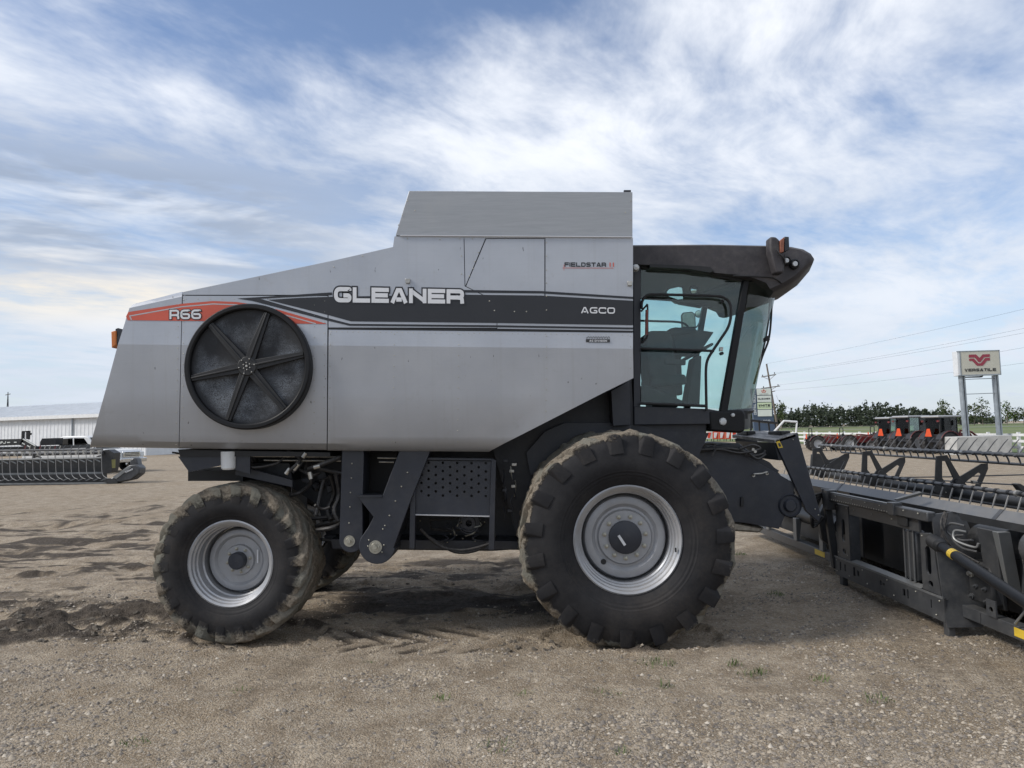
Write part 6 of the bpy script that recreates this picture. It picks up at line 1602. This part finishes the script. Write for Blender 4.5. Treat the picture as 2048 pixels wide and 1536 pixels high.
# ---- gooseneck trailer
DT = 36
gt = empty('gooseneck_trailer', G(30, 925)); tag(gt, 'black gooseneck trailer with white stripes behind the left header', 'trailer')
def t2_(name, pl, matn, Y=DT, dep=.15): return MB().pp(pl, Y, dep).build(name, matn, gt)
t2_('neck_beam', [(-150, 884), (-10, 879), (45, 877.5), (47, 884), (38, 890), (-10, 892), (-150, 897)], 'hdr_dark'); t2_('neck_slope', [(45, 877.5), (72, 893), (72, 900), (66, 900), (38, 890)], 'hdr_dark'); t2_('slope_rail', [(46, 877), (70, 890.5), (69, 892), (45, 878.8)], 'sign_white', DT - .03, .03)
text(MB(), 'PJ', quadmap((1, 883), (12, 882.4), (11, 887.5), (0, 888), DT - .02), 1.0, .3, .28).build('lettering', 'sign_white', gt, smooth=False)
for pl in ([(14, 884), (20, 883.7), (20, 885.7), (14, 886)], [(28, 883.6), (33, 883.4), (33, 885.4), (28, 885.6)], [(44, 885), (50, 888), (49.5, 890), (44, 887)], [(54, 890), (60, 893), (59.5, 895), (54, 892)]): t2_('reflective_stripe', pl, 'sign_white', DT - .012, .012)
for pl in ([(43, 863), (47, 862.5), (46, 879), (42.5, 879)], [(52, 862), (58, 862), (57, 879), (52, 878)], [(44, 862), (58, 861.5), (58, 863.5), (44, 864)], [(58, 866), (61, 866), (60, 870), (58, 870)]): t2_('landing_jack', pl, 'black', DT + .1, .12)
t2_('deck', [(-150, 897), (72, 893), (140, 891), (140, 897), (-150, 905)], 'hdr_dark', DT + .3, 1.9); t2_('toolbox', [(80, 884), (84, 877), (112, 876), (110, 890), (80, 891)], 'black', DT + 1.2, .6)
for k in range(2):
    c = P(-60 + k * 30, 912, DT + .1); mb = MB(); tyre_simple(mb, c, .40, .26); mb.build('wheel', 'tyre_plain', gt)
for k in range(8): t2_('stake', [(50 + k * 10, 891), (51.5 + k * 10, 891), (48 + k * 10, 903), (46.5 + k * 10, 903)], 'red_paint' if k % 3 == 0 else 'bare_steel', DT - .3, .03)
t2_('side_jack', [(64, 900), (68, 900), (68, 925.5), (64, 925.5)], 'hdr_dark', DT + .1, .1)
# ---- pickup truck
tk = empty('pickup_truck', (0, 0, 0)); tag(tk, 'white crew cab pickup truck behind the left header, front towards the right', 'pickup truck')
def tp(name, pl, y0_, dep, matn, bevel=.03): return MB().prism([(x, y0_, z) for x, z in pl], (0, dep, 0)).build(name, matn, tk, bevel=bevel)
tp('body', [(-2.9, .55), (-2.9, 1.32), (-.95, 1.32), (-.95, 1.22), (1.35, 1.24), (2.55, 1.16), (2.75, 1.0), (2.78, .55)], -.98, 1.96, 'white_paint', .06)
tp('cab', [(-1.0, 1.22), (-.80, 1.86), (-.55, 1.95), (.75, 1.95), (.98, 1.88), (1.45, 1.25)], -.86, 1.72, 'white_paint', .06)
for pl in ([(-.78, 1.32), (-.62, 1.80), (.05, 1.84), (.08, 1.32)], [(.16, 1.32), (.14, 1.84), (.72, 1.82), (1.12, 1.32)]):
    for y0_ in (-.872, .862): tp('side_window', pl, y0_, .01, 'car_glass', 0)
MB().prism([(1.02, -.78, 1.84), (1.02, .78, 1.84), (1.46, .84, 1.29), (1.46, -.84, 1.29)], (.02, 0, .015)).build('windscreen', 'car_glass', tk)
tp('grille', [(2.76, .78), (2.76, 1.08), (2.83, 1.06), (2.83, .78)], -.62, 1.24, 'chrome', .01)
for z in (.84, .92, 1.0): tp('grille_slot', [(2.832, z), (2.832, z + .04), (2.84, z + .04), (2.84, z)], -.52, 1.04, 'black', 0)
tp('front_bumper', [(2.74, .50), (2.74, .74), (2.95, .72), (2.95, .52)], -1.0, 2.0, 'chrome', .03)
tp('number_plate', [(2.951, .56), (2.951, .68), (2.957, .68), (2.957, .56)], -.16, .32, 'decal_white', 0)
for y0_ in (-.96, .68): tp('headlight', [(2.70, .82), (2.68, 1.06), (2.79, 1.04), (2.80, .82)], y0_, .28, 'lens', .01); tp('turn_lamp', [(2.60, .86), (2.60, .98), (2.72, .98), (2.72, .86)], y0_ - .03 if y0_ < 0 else y0_ + .28, .03, 'orange', 0)
for x in (-1.95, 1.85):
    for yy in (-.86, .86):
        w0 = empty('wheel', (x, yy, .41), tk); mb = MB(); tyre_simple(mb, (x, yy, .41), .41, .27); mb.build('tyre', 'tyre_plain', w0)
        MB().lathe([(.25, -.12 * (1 if yy < 0 else -1)), (.2, -.08 * (1 if yy < 0 else -1)), (.001, -.11 * (1 if yy < 0 else -1))], (x, yy, .41), 20, 'Y').build('rim', 'chrome', w0)
        mb = MB(); mb.lathe([(.43, -.02), (.50, -.02), (.50, .02), (.43, .02)], (x, -.975 if yy < 0 else .975, .43), 30, 'Y', closed=True); mb.build('wheel_arch', 'black', tk)
for yy in (-1.08, 1.08): MB().box((1.15, yy, 1.38), (.10, .20, .26)).build('door_mirror', 'black', tk, bevel=.03)
for x in (.0, .9): MB().box((x, -.985, 1.12), (.16, .03, .035)).build('door_handle', 'chrome', tk)
for x in (-.9, .11, 1.2): tp('door_gap', [(x, .62), (x, 1.22), (x + .015, 1.22), (x + .015, .62)], -.983, .003, 'black', 0)
tk.location = G(168, 944); tk.rotation_euler = (0, 0, R(-13)); tk.scale = (1.06, 1.0, 1.0)
# a parked van-like dark mass and brush beyond, low under the combine's tail
mb = MB(); cr = random.Random(40)
for k in range(9): crown(mb, (-33 + k * 2.2, 92 + cr.uniform(-3, 3), 1.3), 1.7, 1.5, 70, .30, cr, 5)
tag(mb.build('hedge', 'leaf_far', smooth=False), 'low dark brush at the end of the steel building', 'brush', kind='stuff')
